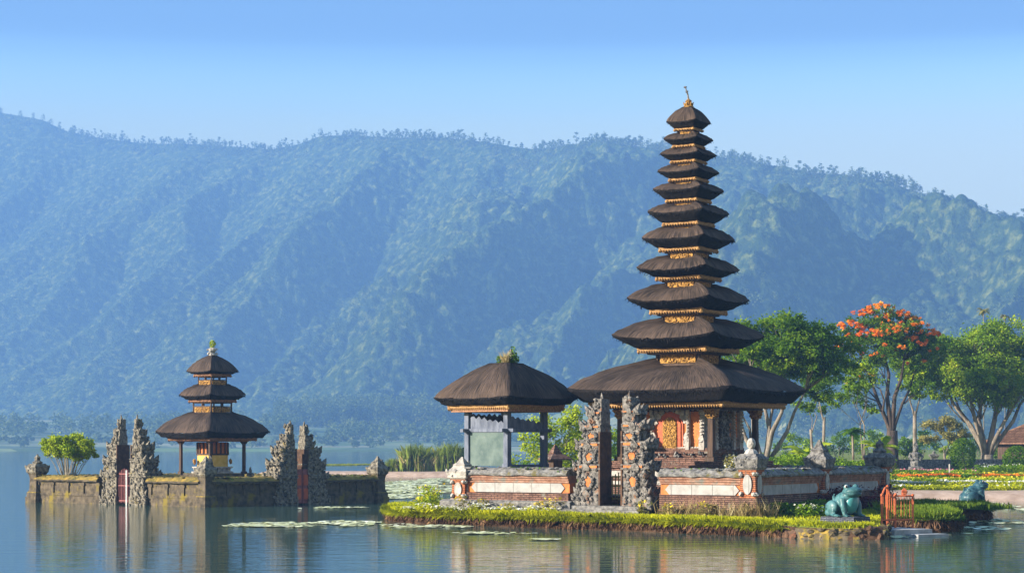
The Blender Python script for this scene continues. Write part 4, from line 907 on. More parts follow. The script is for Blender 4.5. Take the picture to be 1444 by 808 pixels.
# ------------------------------------------------------------------ trees
def tree(name, label, cat, base, H, clumps, leaf, size, n, bark, forks, r0, seed, group=None, flat=.55, blossom=None, lean=(0, 0), squash=1):
    """clumps: (dx, dy, z, radius) relative to base; forks: list of (height, dx, dy) main limb tips that branch towards the clumps"""
    rs = np.random.RandomState(seed); t = thing(name, label, cat, base, 0, group); b = MB(seed)
    fk = Vector((lean[0], lean[1], forks[0]))
    b.tube([(0, 0, -.4), (0, 0, .02), (.04, 0, .25), fk*.6, fk], [r0*1.7, r0*1.45, r0*1.1, r0, r0*.92], 9)
    limbs = []
    for (lx, ly, lz, k) in forks[1]:
        st = fk*.92; e = Vector((lx, ly, lz)); mid = (st+e)/2+Vector((rs.uniform(-.2, .2), rs.uniform(-.2, .2), rs.uniform(-.25, .1)))*H*.06
        wv = Vector((rs.uniform(-.25, .25), rs.uniform(-.2, .2), 0)); b.tube([st-Vector((0, 0, r0)), st*.7+mid*.3+wv*.4, mid+wv, mid*.5+e*.5-wv*.6, e], [r0*.6*k, r0*.48*k, r0*.38*k, r0*.28*k, r0*.18*k], 8); limbs.append((mid, e, r0*.2*k))
    for (x, y, z, r) in clumps:
        c = Vector((x, y, z)); best = min(limbs, key=lambda q: (q[1]-c).length) if limbs else (fk, fk, r0*.5)
        s = best[1] if (best[1].z < z) else best[0]; m = (s+c)/2+Vector((rs.uniform(-.15, .15), rs.uniform(-.15, .15), -.1*r)); k = best[2]
        b.tube([s, m, c+Vector((0, 0, -r*.15))], [k*.85, k*.55, k*.25], 5)
        for j in range(3): e = c+Vector((*(rs.uniform(-.7, .7, 2)*r), rs.uniform(-.1, .4)*r)); b.tube([m, (m+e)/2+Vector((0, 0, .05)), e], [k*.4, k*.28, k*.12], 4)
    b.build('trunk', MT[bark], t, smooth=True)
    P = []; W = sum(r**2 for *_, r in clumps)
    for (x, y, z, r) in clumps:
        m = max(7, int(r*r*7)); sub = ball(rs, m, (r*1.1, r*1.1, r*flat*1.1), .2)
        for sc in sub:
            k = int(n*r*r/W/m); rr = r*rs.uniform(.2, .45); k = int(k*rs.uniform(.5, 1.5)); P.append(np.array([x, y, z])+sc+rs.normal(size=(max(4, k), 3))*[rr*.7, rr*.7, rr*.5])
    P = np.concatenate(P); link('crown', leaf_mesh('crown', P, size*1.15, rs, .15, .45), MT[leaf], t)
    if blossom:
        mat, spots, sz = blossom; B = np.concatenate([np.array(q[:3])+ball(rs, 26, (q[3], q[3], q[3]*.7), .2) for q in spots]); link('blossom', leaf_mesh('blossom', B, sz, rs, .5, .7), MT[mat], t)
    return t
def px_tree(px, Y, rows): pass
def crown_clumps(rs, cx, cz, rx, rz, n, rmin, rmax, under=-.5, ry=None):
    out = []
    for k in range(n):
        for _ in range(30):
            v = rs.normal(size=3); v /= np.linalg.norm(v); v *= rs.uniform(.45, .95)
            if v[2] > under: break
        out.append((cx+v[0]*rx, v[1]*(ry or rx*.8), cz+v[2]*rz, rs.uniform(rmin, rmax)))
    return out
def flatland(px, Y, z=None): q = at(px, 600, Y); q.z = mainland_z(Y) if z is None else z; return q
rs = np.random.RandomState(12)
# broad multi-stemmed tree right behind the pagoda
p = flatland(1077, 112); s = 112/F
Z = lambda r, Y: CZ+(HOR-r)*Y/F
tree('spreading_tree', 'broad green tree with many pale stems directly behind the pagoda', 'tree', p, 9.5,
     [(-.6, 0, 8.6, 1.1), (.8, .3, 8.9, 1.0), (2.2, 0, 8.5, 1.1), (3.4, .4, 8.6, 1.0), (4.2, 0, 8.0, .95), (2.8, -.7, 7.6, 1.1), (1.2, -.8, 7.8, 1.2), (-.2, .8, 7.4, 1.2), (4.4, .8, 6.9, .9), (3.6, -.4, 6.5, .9), (2.0, .6, 6.7, 1.0), (-1.5, 0, 7.6, 1.0), (.4, 0, 6.4, .8), (4.9, .2, 7.5, .7), (1.6, .2, 9.2, .8), (-2.3, .3, 6.6, .9)]+crown_clumps(np.random.RandomState(2), 1.6, 7.3, 3.6, 2.0, 34, .7, 1.1, -.6, 2.5),
     'leafdeep', .19, 34000, 'bark', (.9, [(-1.9, .3, 4.9, .9), (-.9, -.3, 5.4, .9), (.3, .3, 5.6, .9), (1.2, 0, 5.2, 1.0), (2.4, .4, 5.3, .8), (-1.2, .5, 4.0, .7), (.9, .6, 5.9, .7)]), .36, 1, flat=.5)
for i, (px, Y, r0, r1, cl) in enumerate(((1149, 118, .085, 545, [(-.3, 0, .95, .6), (.5, .2, .9, .55), (.1, 0, 1.0, .6), (-.7, .2, .8, .5)]), (1160, 121, .095, 515, [(0, 0, 1.0, .7), (.6, .3, .9, .6), (-.6, 0, .88, .6), (.9, 0, .72, .5), (-.2, .3, .62, .4)]))):
    b_ = flatland(px, Y); H = Z(r1, Y)-b_.z
    tree('slender_tree', ['slender pale stemmed tree with small tufts close beside the spreading tree', 'taller slender tree with layered tufts between the spreading and flame trees'][i], 'tree', b_, H, [(x, y, z*H, r*1.25) for x, y, z, r in cl], 'leafdeep', .16, 3600, 'bark', (H*.55, [(.1, 0, H*.85, .8), (-.3, .1, H*.8, .6)]), r0, 20+i, 'slender trees beyond the compound', flat=.4, lean=(-.25 if i == 0 else .1, 0))
# flame tree
Y = 140; p = flatland(1258, Y); H = Z(440, Y)-p.z
cl = [(-2.9, 0, H*.88, .95), (-1.9, .4, H*.95, 1.0), (-.8, 0, H*.985, 1.0), (.4, .3, H*.95, 1.0), (1.5, 0, H*.9, 1.0), (2.4, .3, H*.84, .9), (-3.1, .2, H*.76, .8), (-1.6, -.6, H*.82, 1.0), (0, -.8, H*.84, 1.1), (1.3, -.6, H*.78, .9), (-2.6, .4, H*.64, .8), (-1.6, -.3, H*.56, .8), (1.8, .2, H*.66, .7), (-2.9, -.2, H*.52, .6), (2.7, 0, H*.74, .7), (-.9, .3, H*.7, .8)]+crown_clumps(np.random.RandomState(9), -.3, H*.82, 3.1, H*.15, 26, .7, 1.0, -.9, 2.4)+[(-2.4, 0, H*.45, .6), (-1.6, .3, H*.42, .55), (2.2, 0, H*.55, .7), (1.7, .2, H*.5, .6)]
sp = []
for k in range(210):
    c = cl[rs.randint(0, 10) if rs.uniform() < .6 else rs.randint(0, 40)]; d = unit(rs.normal(size=(1, 3)))[0]; d[2] = abs(d[2])*.8+.25; d[1] = -abs(d[1]); q = np.array(c[:3])+d*c[3]*np.array([1.05, 1.05, .7]); sp.append((*q, rs.uniform(.10, .22)))
tree('flame_tree', 'tall flame tree covered in orange red blossom with a dark trunk', 'tree', p, H, cl, 'leafdeep', .19, 22000, 'darkbark', (H*.26, [(-1.9, 0, H*.66, .8), (-.5, .3, H*.74, .9), (.8, -.2, H*.7, .9), (1.6, .2, H*.62, .6), (-.9, -.3, H*.52, .6)]), .42, 3, flat=.5, blossom=('blossom', sp, .17))
# pale double-stemmed tree in front of it
Y = 124; p = flatland(1218, Y); H = Z(515, Y)-p.z
tree('slender_tree', 'thin pale tree with light green tufts left of the flame tree trunk', 'tree', p, H, [(-.4, 0, H*.9, .8), (.3, .1, H*.98, .7), (-.7, 0, H*.78, .65), (.1, 0, H*.8, .6), (-1.9, 0, H*.66, .4), (.6, .2, H*.6, .35)], 'leafmid', .18, 3000, 'bark', (H*.15, [(-.35, 0, H*.8, 1.0), (.15, .1, H*.85, 1.0)]), .10, 31, 'slender trees beyond the compound', flat=.5)
# papaya like palm
def palm(label, base, H, n, L, leafm, seed, droop=.5, cat='palm', name='small_palm', group=None):
    rs2 = np.random.RandomState(seed); t = thing(name, label, cat, base, 0, group); b = MB(seed); b.tube([(0, 0, -.2), (.05, 0, H*.5), (0, 0, H)], [.09, .075, .06], 7); b.build('trunk', MT['bark'], t, smooth=True)
    V = []
    for k in range(n):
        a = 2*pi*k/n+rs2.uniform(-.3, .3); up = rs2.uniform(.2, 1.1); d = np.array([cos(a), sin(a), 0]); sd_ = np.array([-sin(a), cos(a), 0]); pts = []
        for j in range(9): u = j/8; pts.append(np.array([0, 0, H])+d*L*u*(1-.15*up)+np.array([0, 0, 1])*L*(up*u-(.55+droop)*u*u))
        for j in range(1, 9):
            w = L*.26*sin(pi*min(1, (j+.6)/9))+.03
            for sg in (-1, 1):
                c = pts[j]; V += [pts[j-1], c, c+sd_*sg*w+d*w*.3-np.array([0, 0, w*.35]), pts[j-1]+sd_*sg*w*.75+d*w*.2-np.array([0, 0, w*.3])]
    link('fronds', np_mesh('fronds', np.array(V), 4), MT[leafm], t); return t
Y = 118; palm('small dark papaya like palm behind the shaded courtyard wall', flatland(1202, Y), Z(608, Y)-mainland_z(Y), 14, .95, 'leafdeep', 3, .35)
Y = 110; palm('yellow green banana plant with upright leaves behind the wall', flatland(1140, Y), Z(648, Y)-mainland_z(Y)+.3, 9, 1.7, 'leafbright', 5, .1, 'banana plant', 'banana_plant', 'banana plants behind the wall')
palm('tall light banana plant beside the flame tree trunk', flatland(1240, 116), Z(640, 116)-mainland_z(116)+.4, 9, 1.5, 'leafbright', 6, .1, 'banana plant', 'banana_plant', 'banana plants behind the wall')
# narrow tree between flame tree and the big one
Y = 146; p = flatland(1290, Y); H = Z(478, Y)-p.z
tree('narrow_tree', 'narrow bright green tree with a bare trunk between flame tree and broad tree', 'tree', p, H, [(-.5, 0, H*.93, .9), (.4, 0, H*.97, .9), (-.9, .2, H*.8, .9), (.5, .2, H*.82, 1.0), (0, -.4, H*.72, .9), (-.6, 0, H*.63, .8), (.9, .1, H*.68, .7), (.2, 0, H*.55, .5)], 'leafmid', .2, 9000, 'bark', (H*.45, [(-.4, 0, H*.7, .9), (.4, .1, H*.75, .9)]), .15, 41, flat=.55)
# great tree at the right
Y = 148; p = flatland(1392, Y); H = Z(452, Y)-p.z
cl = crown_clumps(np.random.RandomState(4), -.3, H*.69, 5.8, H*.29, 88, .9, 1.45, -.75, 3.6)
tree('great_tree', 'great spreading green tree with pale branching limbs near the tiled house', 'tree', p, H, cl, 'leafmid', .21, 72000, 'bark', (H*.10, [(-3.1, 0, H*.56, .8), (-1.8, -.5, H*.58, .8), (-.5, .4, H*.6, .8), (1.2, .3, H*.6, .9), (2.6, -.2, H*.56, .7), (3.6, .3, H*.55, .7), (-2.4, .4, H*.5, .6)]), .5, 5, flat=.5)
Y = 165; p = flatland(1332, Y); H = Z(588, Y)-p.z
tree('pale_tree', 'pale yellowish bushy tree seen under the great tree', 'tree', p, H, [(-.8, 0, H*.8, .8), (.3, 0, H*.9, .8), (1.2, 0, H*.8, .8), (-1.3, 0, H*.55, .7), (.6, 0, H*.6, .8), (1.7, 0, H*.6, .6)], 'leafyellow', .2, 5500, 'bark', (H*.2, [(-.6, 0, H*.6, .8), (.6, 0, H*.6, .8)]), .12, 51)
for i, (px, row, Y, lab) in enumerate(((1387, 432, 260, 'tall thin palm rising above the top of the great tree'), (1417, 440, 300, 'second thin palm barely showing above the great tree'))):
    b_ = flatland(px, Y); H = Z(row+6, Y)-b_.z; palm(lab, b_, H, 12, 1.1, 'leafyellow', 60+i, .3, 'palm', 'tall_palm')
# bright foliage behind the pavilion
def bush(name, label, cat, base, clumps, leaf, size, n, seed, group=None, stems=True, bark='bark'):
    rs2 = np.random.RandomState(seed); t = thing(name, label, cat, base, 0, group)
    if stems:
        b = MB(seed)
        for (x, y, z, r) in clumps:
            for k in range(2): e = Vector((x+rs2.uniform(-.5, .5)*r, y+rs2.uniform(-.5, .5)*r, z)); q = Vector((x*.25+rs2.uniform(-.1, .1), y*.25, 0)); b.tube([q, (q+e)/2+Vector((0, 0, .1*z)), e], [.02+.006*z, .014+.005*z, .008], 5)
        b.build('stems', MT[bark], t)
    W = sum(r*r for *_, r in clumps); P = []
    for (x, y, z, r) in clumps:
        m = max(4, int(7*r*r)+3); sub = ball(rs2, m, (r, r, r*.8), .4)
        for q in sub: rr = r*rs2.uniform(.25, .5); P.append(np.array([x, y, z])+q+rs2.normal(size=(max(4, int(n*r*r/W/m)), 3))*[rr*.6, rr*.6, rr*.5])
    link('foliage', leaf_mesh('foliage', np.concatenate(P), size, rs2, .15, .55), MT[leaf], t); return t
Y = 104
bush('bamboo_thicket', 'bright green feathery thicket seen through the open pavilion', 'thicket', flatland(775, Y, .4), [(-1.4, 0, 1.2, .9), (-.7, .2, 2.4, .9), (0, .3, 2.1, 1.1), (.8, 0, 3.0, 1.0), (.4, 0, 1.4, 1.1), (1.7, .2, 2.4, 1.1), (1.4, 0, 3.7, .8), (2.4, 0, 1.4, 1.0), (2.6, 0, 2.9, .8), (-.2, 0, 3.4, .8)], 'leafbright', .18, 8500, 71)
bush('bamboo_thicket', 'deep green leafy thicket standing behind the split gate', 'thicket', flatland(858, 108, .4), [(-.8, 0, 1.1, .9), (.3, .2, 1.5, 1.0), (1.1, 0, 2.1, .9), (.4, 0, 2.6, .8), (1.6, 0, 1.1, .9)], 'leaf', .2, 3800, 72)
bush('bamboo_thicket', 'low dark green shrub between pavilion posts and bright thicket', 'shrub', flatland(738, 98.5, .4), [(-.7, 0, .7, .55), (.1, 0, .8, .6), (.8, 0, .7, .6)], 'leafdeep', .17, 1900, 73)
# islet shrub with pale stems
q = LA(.95, 11.3, 1.0)
bush('vase_shaped_shrub', 'bright yellow green vase shaped shrub with thin pale stems on the islet', 'shrub', q, [(-.85, 0, 1.75, .42), (-.4, .1, 2.0, .48), (.2, 0, 2.0, .48), (.75, 0, 1.75, .48), (.1, -.3, 1.7, .55), (1.1, .1, 1.35, .36), (-.55, .2, 1.55, .42), (.55, 0, 1.4, .4), (-.2, -.2, 1.85, .45), (.45, -.2, 1.8, .45), (-.85, -.1, 1.4, .4), (.2, -.3, 1.35, .5), (.9, -.2, 1.55, .45), (-.3, .2, 1.4, .45)], 'leafbright', .13, 12000, 74, None, True, 'palebark')
# hedges, shrubs and the house on the far right
def hedge(label, p0, p1, z, h, w, leaf, n, seed, group=None, name='hedge'):
    rs2 = np.random.RandomState(seed); t = thing(name, label, 'hedge', ((p0[0]+p1[0])/2, (p0[1]+p1[1])/2, z), atan2(p1[1]-p0[1], p1[0]-p0[0]), group); L = sqrt((p1[0]-p0[0])**2+(p1[1]-p0[1])**2)
    u = rs2.uniform(-L/2, L/2, n); P = np.stack([u, rs2.uniform(-w/2, w/2, n), h*rs2.uniform(0, 1, n)**.6*(.85+.35*(fbm(u*.9+seed, u*0, 3, seed)))], 1)
    link('foliage', leaf_mesh('foliage', P, .15, rs2, .5, .6), MT[leaf], t); return t
g0, g1 = flatland(1092, 100), flatland(1172, 100)
hedge('clipped dark green hedge behind the shaded wall below the slender trees', g0, flatland(1158, 104), .45, 1.75, 1.2, 'leafmid', 4200, 81, 'hedges behind the shaded wall')
hedge('bushy green hedge behind the wall below the papaya like palm', flatland(1175, 105), flatland(1255, 108), .45, 1.6, 1.2, 'leafmid', 4200, 82, 'hedges behind the shaded wall')
def topiary(label, px, row0, row1, Y, w, leaf, seed):
    b_ = flatland(px, Y); h = Z(row0, Y)-b_.z; rs2 = np.random.RandomState(seed); t = thing('clipped_shrub', label, 'shrub', b_, 0, 'clipped shrubs near the tiled house'); P = ball(rs2, 3200, (w/2, w/2, h/2), .75)+[0, 0, h/2]; P[:, 0] += .05*rs2.normal(size=len(P))
    b = MB(1); b.tube([(0, 0, -.1), (0, 0, h*.6)], [.09, .05]); b.build('trunk', MT['darkbark'], t); link('foliage', leaf_mesh('foliage', P, .15, rs2, .4, .6, ball(rs2, len(P), 1, 1)*.2), MT[leaf], t)
topiary('tall dark clipped shrub left of the great tree trunk', 1358, 617, 657, 140, 1.75, 'leafdeep', 91)
topiary('round dark clipped shrub in front of the tiled house', 1434, 628, 656, 138, 1.9, 'leafdeep', 92)
def house():
    Y = 155; c = flatland(1462, Y); t = thing('tiled_house', 'dark walled house with a brown hipped tile roof at the right edge', 'house', c, radians(25))
    b = MB(1); b.box((0, 0, .8), (4.4, 4.0, 1.9)); w = b.build('wall', MT['wood'], t)
    b = MB(2); b.box((-1.1, -2.02, .8), (.8, .06, 1.5)); b.build('door', MT['darkbark'], t)
    b = MB(2); b.box((.9, -2.02, 1.0), (.9, .06, .7)); b.build('window', MT['black'], t)
    b = MB(3); b.sq([(2.95, 1.62), (2.9, 1.7), (.35, 3.25), (.3, 3.3)]); n = 26
    for k in range(n):
        u = -2.8+5.6*k/(n-1); q = 1-abs(u)/2.9
        for sx, sy in ((0, -1), (-1, 0)):
            a, e = (u, -2.9) if sy else (-2.9, u), None; m = (u, -2.9+2.55*min(1, q*1.12)) if sy else (-2.9+2.55*min(1, q*1.12), u)
            b.tube([(*a, 1.71), (*m, 1.71+1.57*min(1, q*1.12))], .055, 5)
    r = b.build('roof', MT['tile'], t); b = MB(4)
    for sx, sy in ((-1, -1), (1, -1), (-1, 1)): b.tube([(sx*2.95, sy*2.95, 1.72), (sx*.3, sy*.3, 3.32)], .1, 6)
    b.flame((0, 0, 3.25), .3, .5); b.build('ridge_tiles', MT['tile'], r)
house()
def garden_wall():
    t = thing('garden_terrace', 'dark stepped terrace wall behind the flower beds', 'terrace wall', (0, 0, 0)); b = MB(1); A, B = flatland(1262, 140), flatland(1470, 146)
    for k, (h, o) in enumerate(((.28, 0), (.55, .5), (.85, 1.0))):
        c = (A+B)/2; b.box((c.x, c.y+o, mainland_z(143)+h/2-.1), ((B-A).length, .5, h+.2), atan2(B.y-A.y, B.x-A.x))
    b.build('terrace_step', MT['stone'], t)
garden_wall()
post('stone_lantern_post', 'short stone post with flat cap beyond the terrace wall', 'stone post', flatland(1317, 152), 0, 1.25, .5, ('stone', 'stone', None, 'stone', 'stone'))
guardian('dark weathered guardian statue near the narrow tree trunk', flatland(1291, 139)+Vector((0, 0, .2)), 0, 1.9, MT['stone'])
for i, (px, Y, h, w, lf, lab) in enumerate(((1275, 172, 2.2, 1.6, 'leaf', 'green bush beyond the terrace behind the guardian statue'), (1300, 205, 2.8, 2.0, 'leafdeep', 'dark bush beyond the terrace right of the guardian statue'), (1346, 190, 2.0, 1.5, 'leafbright', 'bright bush beyond the terrace beside the clipped shrub'), (1378, 215, 2.8, 2.2, 'leaf', 'mid green bush behind the great tree trunk'), (1408, 180, 1.9, 1.6, 'leafdeep', 'low dark bush between great tree trunk and tiled house'), (1225, 190, 3.0, 2.2, 'leafmid', 'green bush in the gap left of the flame tree trunk'), (1185, 200, 2.6, 2.2, 'leaf', 'green bush behind the papaya like palm'), (1120, 190, 2.4, 2.0, 'leafmid', 'green bush far behind the spreading tree'))):
    bush('background_bush', lab, 'bush', flatland(px, Y), [(-w*.5, 0, h*.45, w*.45), (w*.4, .2, h*.5, w*.5), (0, 0, h*.75, w*.4)], lf, .24, 1500, 200+i, 'bushes beyond the garden')
def stake(label, px, r0, r1, Y, group): t = thing('garden_stake', label, 'stake', flatland(px, Y), 0, group); b = MB(1); h = Z(r0, Y)-mainland_z(Y); b.tube([(0, 0, -.1), (0, 0, h)], .05, 6); b.build('pole', MT['paleston'], t); b = MB(2); b.blob((0, 0, h), .06, 1, .1); b.build('cap', MT['paleston'], t)
stake('pale upright stake between flower beds below the pale tree', 1339, 655, 676, 128, None)
# ------------------------------------------------------------------ flower beds of the garden shore: (label, near row, Y0, Y1, px0, px1, kinds)
def bed(label, Y0, Y1, px0, px1, leaf, flower, n, h, seed, fl_share=.25):
    rs2 = np.random.RandomState(seed); y = rs2.uniform(Y0, Y1, n); x = ((rs2.uniform(px0, px1, n)-722)/F)*((Y0+Y1)/2); z = np.interp(y, [99, 100.6, 103, 150], [-.3, .36, .45, 1.05])
    o = Vector((float(x.mean()), (Y0+Y1)/2, 0)); t = thing('flower_bed', label, 'flower bed', o, 0, 'flower beds of the garden shore')
    hump = h*(.6+.7*fbm(x*1.3+seed, y, 3, seed)); P = np.stack([x-o.x, y-o.y, z+hump*rs2.uniform(.1, 1, n)], 1)
    link('leaves', leaf_mesh('leaves', P, .17, rs2, .6, .5), MT[leaf], t)
    k = rs2.uniform(size=n) < fl_share; Q = P[k]; Q[:, 2] = (z+hump)[k]+.03; cl = fbm(Q[:, 0]*1.1, Q[:, 1]*1.1, 2, seed+3) > .36; link('flowers', leaf_mesh('flowers', Q[cl], .14, rs2, .9, .8), MT[flower], t)
bed('yellow green grassy border bed closest to the shore path', 103.2, 106, 1250, 1475, 'grass', 'whiteflower', 5200, .22, 101, .04)
bed('pale white flowered bed just behind the grassy border', 107.5, 110, 1250, 1475, 'grass', 'whiteflower', 4600, .3, 102, .35)
bed('green leafy bed with small yellow flowers before the orange row', 112.5, 115.5, 1250, 1475, 'leafbright', 'yellowflower', 5000, .38, 103, .07)
bed('low bed of orange red flowers in a long row', 119.5, 121, 1250, 1475, 'leafmid', 'blossom', 3400, .34, 104, .8)
bed('bright yellow green bed behind the orange row', 123.5, 127.5, 1250, 1475, 'leafmid', 'yellowflower', 4200, .3, 105, .12)
bed('dark green leafy bed at the foot of the terrace wall', 135, 138, 1380, 1475, 'leafmid', 'whiteflower', 2600, .6, 106, .06)
bed('green leafy bed below the terrace near the wall end', 132, 135, 1250, 1375, 'leafmid', 'pinkflower', 2400, .35, 107, .1)
# ------------------------------------------------------------------ grass, plants and edging of the temple island
def inside(P, poly):
    x, y = P[:, 0], P[:, 1]; r = np.zeros(len(P), bool); n = len(poly); j = n-1
    for i in range(n):
        a, b = poly[i], poly[j]; c = ((a.y > y) != (b.y > y)) & (x < (b.x-a.x)*(y-a.y)/(b.y-a.y+1e-12)+a.x); r ^= c; j = i
    return r
def edge_pts(rs2, poly, n, inn0, inn1, keep=None):
    m = len(poly); seg = [(poly[(i+1) % m]-poly[i]).length for i in range(m)]; cum = np.cumsum(seg); cx = sum((p for p in poly), Vector((0, 0)))/m
    out = []; nrm = []
    for u in rs2.uniform(0, cum[-1], n):
        i = int(np.searchsorted(cum, u)); a, b = poly[i], poly[(i+1) % m]; f = 1-(cum[i]-u)/seg[i]; q = a*(1-f)+b*f; t = (b-a).normalized(); nr = Vector((t.y, -t.x)); nr = nr if nr.dot(q-cx) > 0 else -nr
        q2 = q-nr*rs2.uniform(inn0, inn1); out.append((q2.x, q2.y)); nrm.append((nr.x, nr.y))
    return np.array(out), np.array(nrm)
def grass_edge(name, poly, zf, mat, n, h, w, inn0, inn1, seed, cond, down=0, out=.3, size=None):
    rs2 = np.random.RandomState(seed); E, N = edge_pts(rs2, poly, n, inn0, inn1); k = cond(E[:, 0], E[:, 1]); E, N = E[k], N[k]
    z = np.array([zf(x, y) for x, y in E]); P = np.concatenate([E, z[:, None]], 1); hn = .65+.7*fbm(E[:, 0]*1.1, E[:, 1]*1.1, 3, seed)
    D = np.concatenate([N*out, np.full((len(N), 1), -down)], 1)
    me = blade_mesh(name, P, h*hn, w, rs2, .3, D); return tag(link(name, me, MT[mat]), kind='stuff')
front = lambda x, y: ~((x > 8.1) & (y < 66)) & (y < 79)
zt_ = lambda x, y: z_main(x, y)-.02
grass_edge('sod_edge_grass', MAIN, zt_, 'grass', 64000, .17, .03, -.05, .75, 1, front, 0, .35)
grass_edge('sod_edge_grass', MAIN, lambda x, y: zt_(x, y)-.06, 'grass', 44000, .34, .035, -.1, .06, 2, front, 1.0, .6)
grass_edge('hanging_roots', MAIN, lambda x, y: zt_(x, y)-.10, 'roots', 17000, .34, .03, -.1, .0, 3, lambda x, y: ~((x > 8) & (y < 66)) & (y < 79), 2.0, .15)
grass_edge('frog_corner_grass', MAIN, lambda x, y: z_main(x, y)-.02, 'grass', 60000, .17, .03, .25, 1.1, 9, lambda x, y: (x > 7.6) & (y < 62) & (np.hypot(x-FP.x, y-FP.y) > .95), 0, .5)
grass_edge('bank_grass', BANK, lambda x, y: .46, 'grassgreen', 26000, .26, .035, -.05, 1.2, 4, lambda x, y: y < 90, 0, .3)
grass_edge('bank_grass', BANK, lambda x, y: .40, 'grassgreen', 7000, .25, .035, -.08, .05, 5, lambda x, y: y < 78, .9, .7)
grass_edge('hanging_roots', BANK, lambda x, y: .34, 'roots', 6500, .38, .03, -.1, 0, 6, lambda x, y: y < 78, 2.0, .15)
def lawn(name, poly, zf, mat, n, h, seed, excl):
    rs2 = np.random.RandomState(seed); xs = [p.x for p in poly]; ys = [p.y for p in poly]; P = np.stack([rs2.uniform(min(xs), max(xs), n), rs2.uniform(min(ys), max(ys), n)], 1); P = P[inside(P, poly)]; P = P[~excl(P)]
    z = np.array([zf(x, y) for x, y in P]); tag(link(name, blade_mesh(name, np.concatenate([P, z[:, None]], 1), h, .03, rs2, .4), MT[mat]), kind='stuff')
FXY = np.array([FP.x, FP.y])
def in_court(P):
    d = P-np.array([ORG_B.x, ORG_B.y]); c, s_ = cos(ROT_B), sin(ROT_B); x = d[:, 0]*c+d[:, 1]*s_; y = -d[:, 0]*s_+d[:, 1]*c; return (x > -.3) & (y > -.25) & (x < 11.6) & (y < 12.8) | (np.linalg.norm(P-FXY, axis=1) < .95)
lawn('island_lawn', MAIN, lambda x, y: z_main(x, y)-.01, 'grass', 60000, .12, 7, in_court)
lawn('bank_lawn', BANK, lambda x, y: .49, 'grassgreen', 9000, .16, 8, lambda P: np.zeros(len(P), bool))
def plant_row(name, label, cat, pts, leafm, n, h, r, seed, group=None, flower=None, blades=False, fs=.11, fshare=60):
    """one planting bed: a drift of low plants around the points"""
    rs2 = np.random.RandomState(seed); c = Vector((sum(p[0] for p in pts)/len(pts), sum(p[1] for p in pts)/len(pts), 0)); t = thing(name, label, cat, c, 0, group); P = []; Fl = []
    for p in pts:
        z = z_main(p[0], p[1]); base = np.array([p[0]-c.x, p[1]-c.y, z]); m = n//len(pts); hh = h*rs2.uniform(.6, 1.2)
        if blades: P.append(base+np.stack([rs2.normal(0, r*.5, m), rs2.normal(0, r*.5, m), np.zeros(m)], 1))
        else: P.append(base+np.stack([rs2.normal(0, r*.5, m), rs2.normal(0, r*.5, m), hh*rs2.uniform(.05, 1, m)], 1))
        Fl.append(base+np.stack([rs2.normal(0, r*.55, fshare//2), rs2.normal(0, r*.55, fshare//2), hh*rs2.uniform(.75, 1.1, fshare//2)], 1))
    P = np.concatenate(P)
    link('leaves', blade_mesh('leaves', P, h, .018, rs2, .45) if blades else leaf_mesh('leaves', P, .13, rs2, .4, .45), MT[leafm], t)
    if flower: link('flowers', leaf_mesh('flowers', np.concatenate(Fl), fs, rs2, .7, .8), MT[flower], t)
    return t
W_ = lambda *a: [tuple(LB(x, y).to_2d()) for x, y in a]
plant_row('dry_grass_tuft', 'dry straw coloured grasses at the foot of the wall between gate and corner post', 'grass tuft', W_(*[(-.5-.15*(k % 2), .3+.33*k) for k in range(9)]), 'drygrass', 420, .55, .25, 1, None, None, True)
plant_row('dry_grass_tuft', 'pale dry tuft below the corner post with the round finial', 'grass tuft', W_((-.3, -.35), (-.5, .1), (.1, -.5)), 'drygrass', 300, .6, .25, 2, None, None, True)
plant_row('low_plant', 'dark leafy plants in front of the shaded wall left of the large frog', 'plant', W_((.9, -.5), (1.6, -.6), (2.4, -.5), (3.2, -.6), (4.0, -.5)), 'leafdeep', 2200, .5, .42, 3)
plant_row('low_plant', 'green broad leaved plants with white flowers before the shaded wall', 'plant', W_((1.0, -1.4), (1.9, -1.5), (2.8, -1.5), (3.7, -1.4)), 'leafmid', 2000, .35, .4, 4, None, 'whiteflower')
plant_row('red_leaved_plant', 'dark red leaved plants by the wall behind the large frog', 'plant', W_((4.7, -.6), (5.3, -.8), (5.9, -.6), (6.8, -.6), (7.6, -.7), (8.5, -.6), (9.3, -.8)), 'leafred', 3000, .8, .42, 5)
plant_row('low_plant', 'low green plants right of the large frog pedestal', 'plant', W_((6.4, -2.0), (7.4, -1.8), (8.4, -1.7), (9.4, -1.6)), 'grassgreen', 2000, .45, .4, 6, None, None, True)
plant_row('white_flower_row', 'low row of tiny white flowers along the sod edge before the pavilion wall', 'flower row', W_(*[(-1.25+.03*k, 12.6-.55*k) for k in range(11)]), 'grass', 1800, .26, .3, 7, None, 'whiteflower', False, .08, 120)
plant_row('yellow_flower_plant', 'small yellow flowering plants along the plinth below the pavilion wall', 'plant', W_((-.75, 10.8), (-.7, 9.9), (-.75, 8.8), (-.7, 7.6), (-.75, 7.1)), 'leafyellow', 420, .5, .25, 8, None, 'yellowflower', False, .13, 14)
plant_row('yellow_flower_plant', 'yellow green bushy plant beyond the lakeward end of the pavilion wall', 'plant', W_((.3, 13.1), (.7, 13.0), (.1, 12.75)), 'leafbright', 900, .75, .38, 9, None, 'yellowflower', False, .12, 40)
plant_row('yellow_flower_plant', 'scattered yellow flowers among the dry grasses by the gate steps', 'plant', W_((-.9, 3.6), (-1.0, 2.6), (-.9, 1.4)), 'leafyellow', 260, .45, .25, 10, None, 'yellowflower', False, .13, 14)
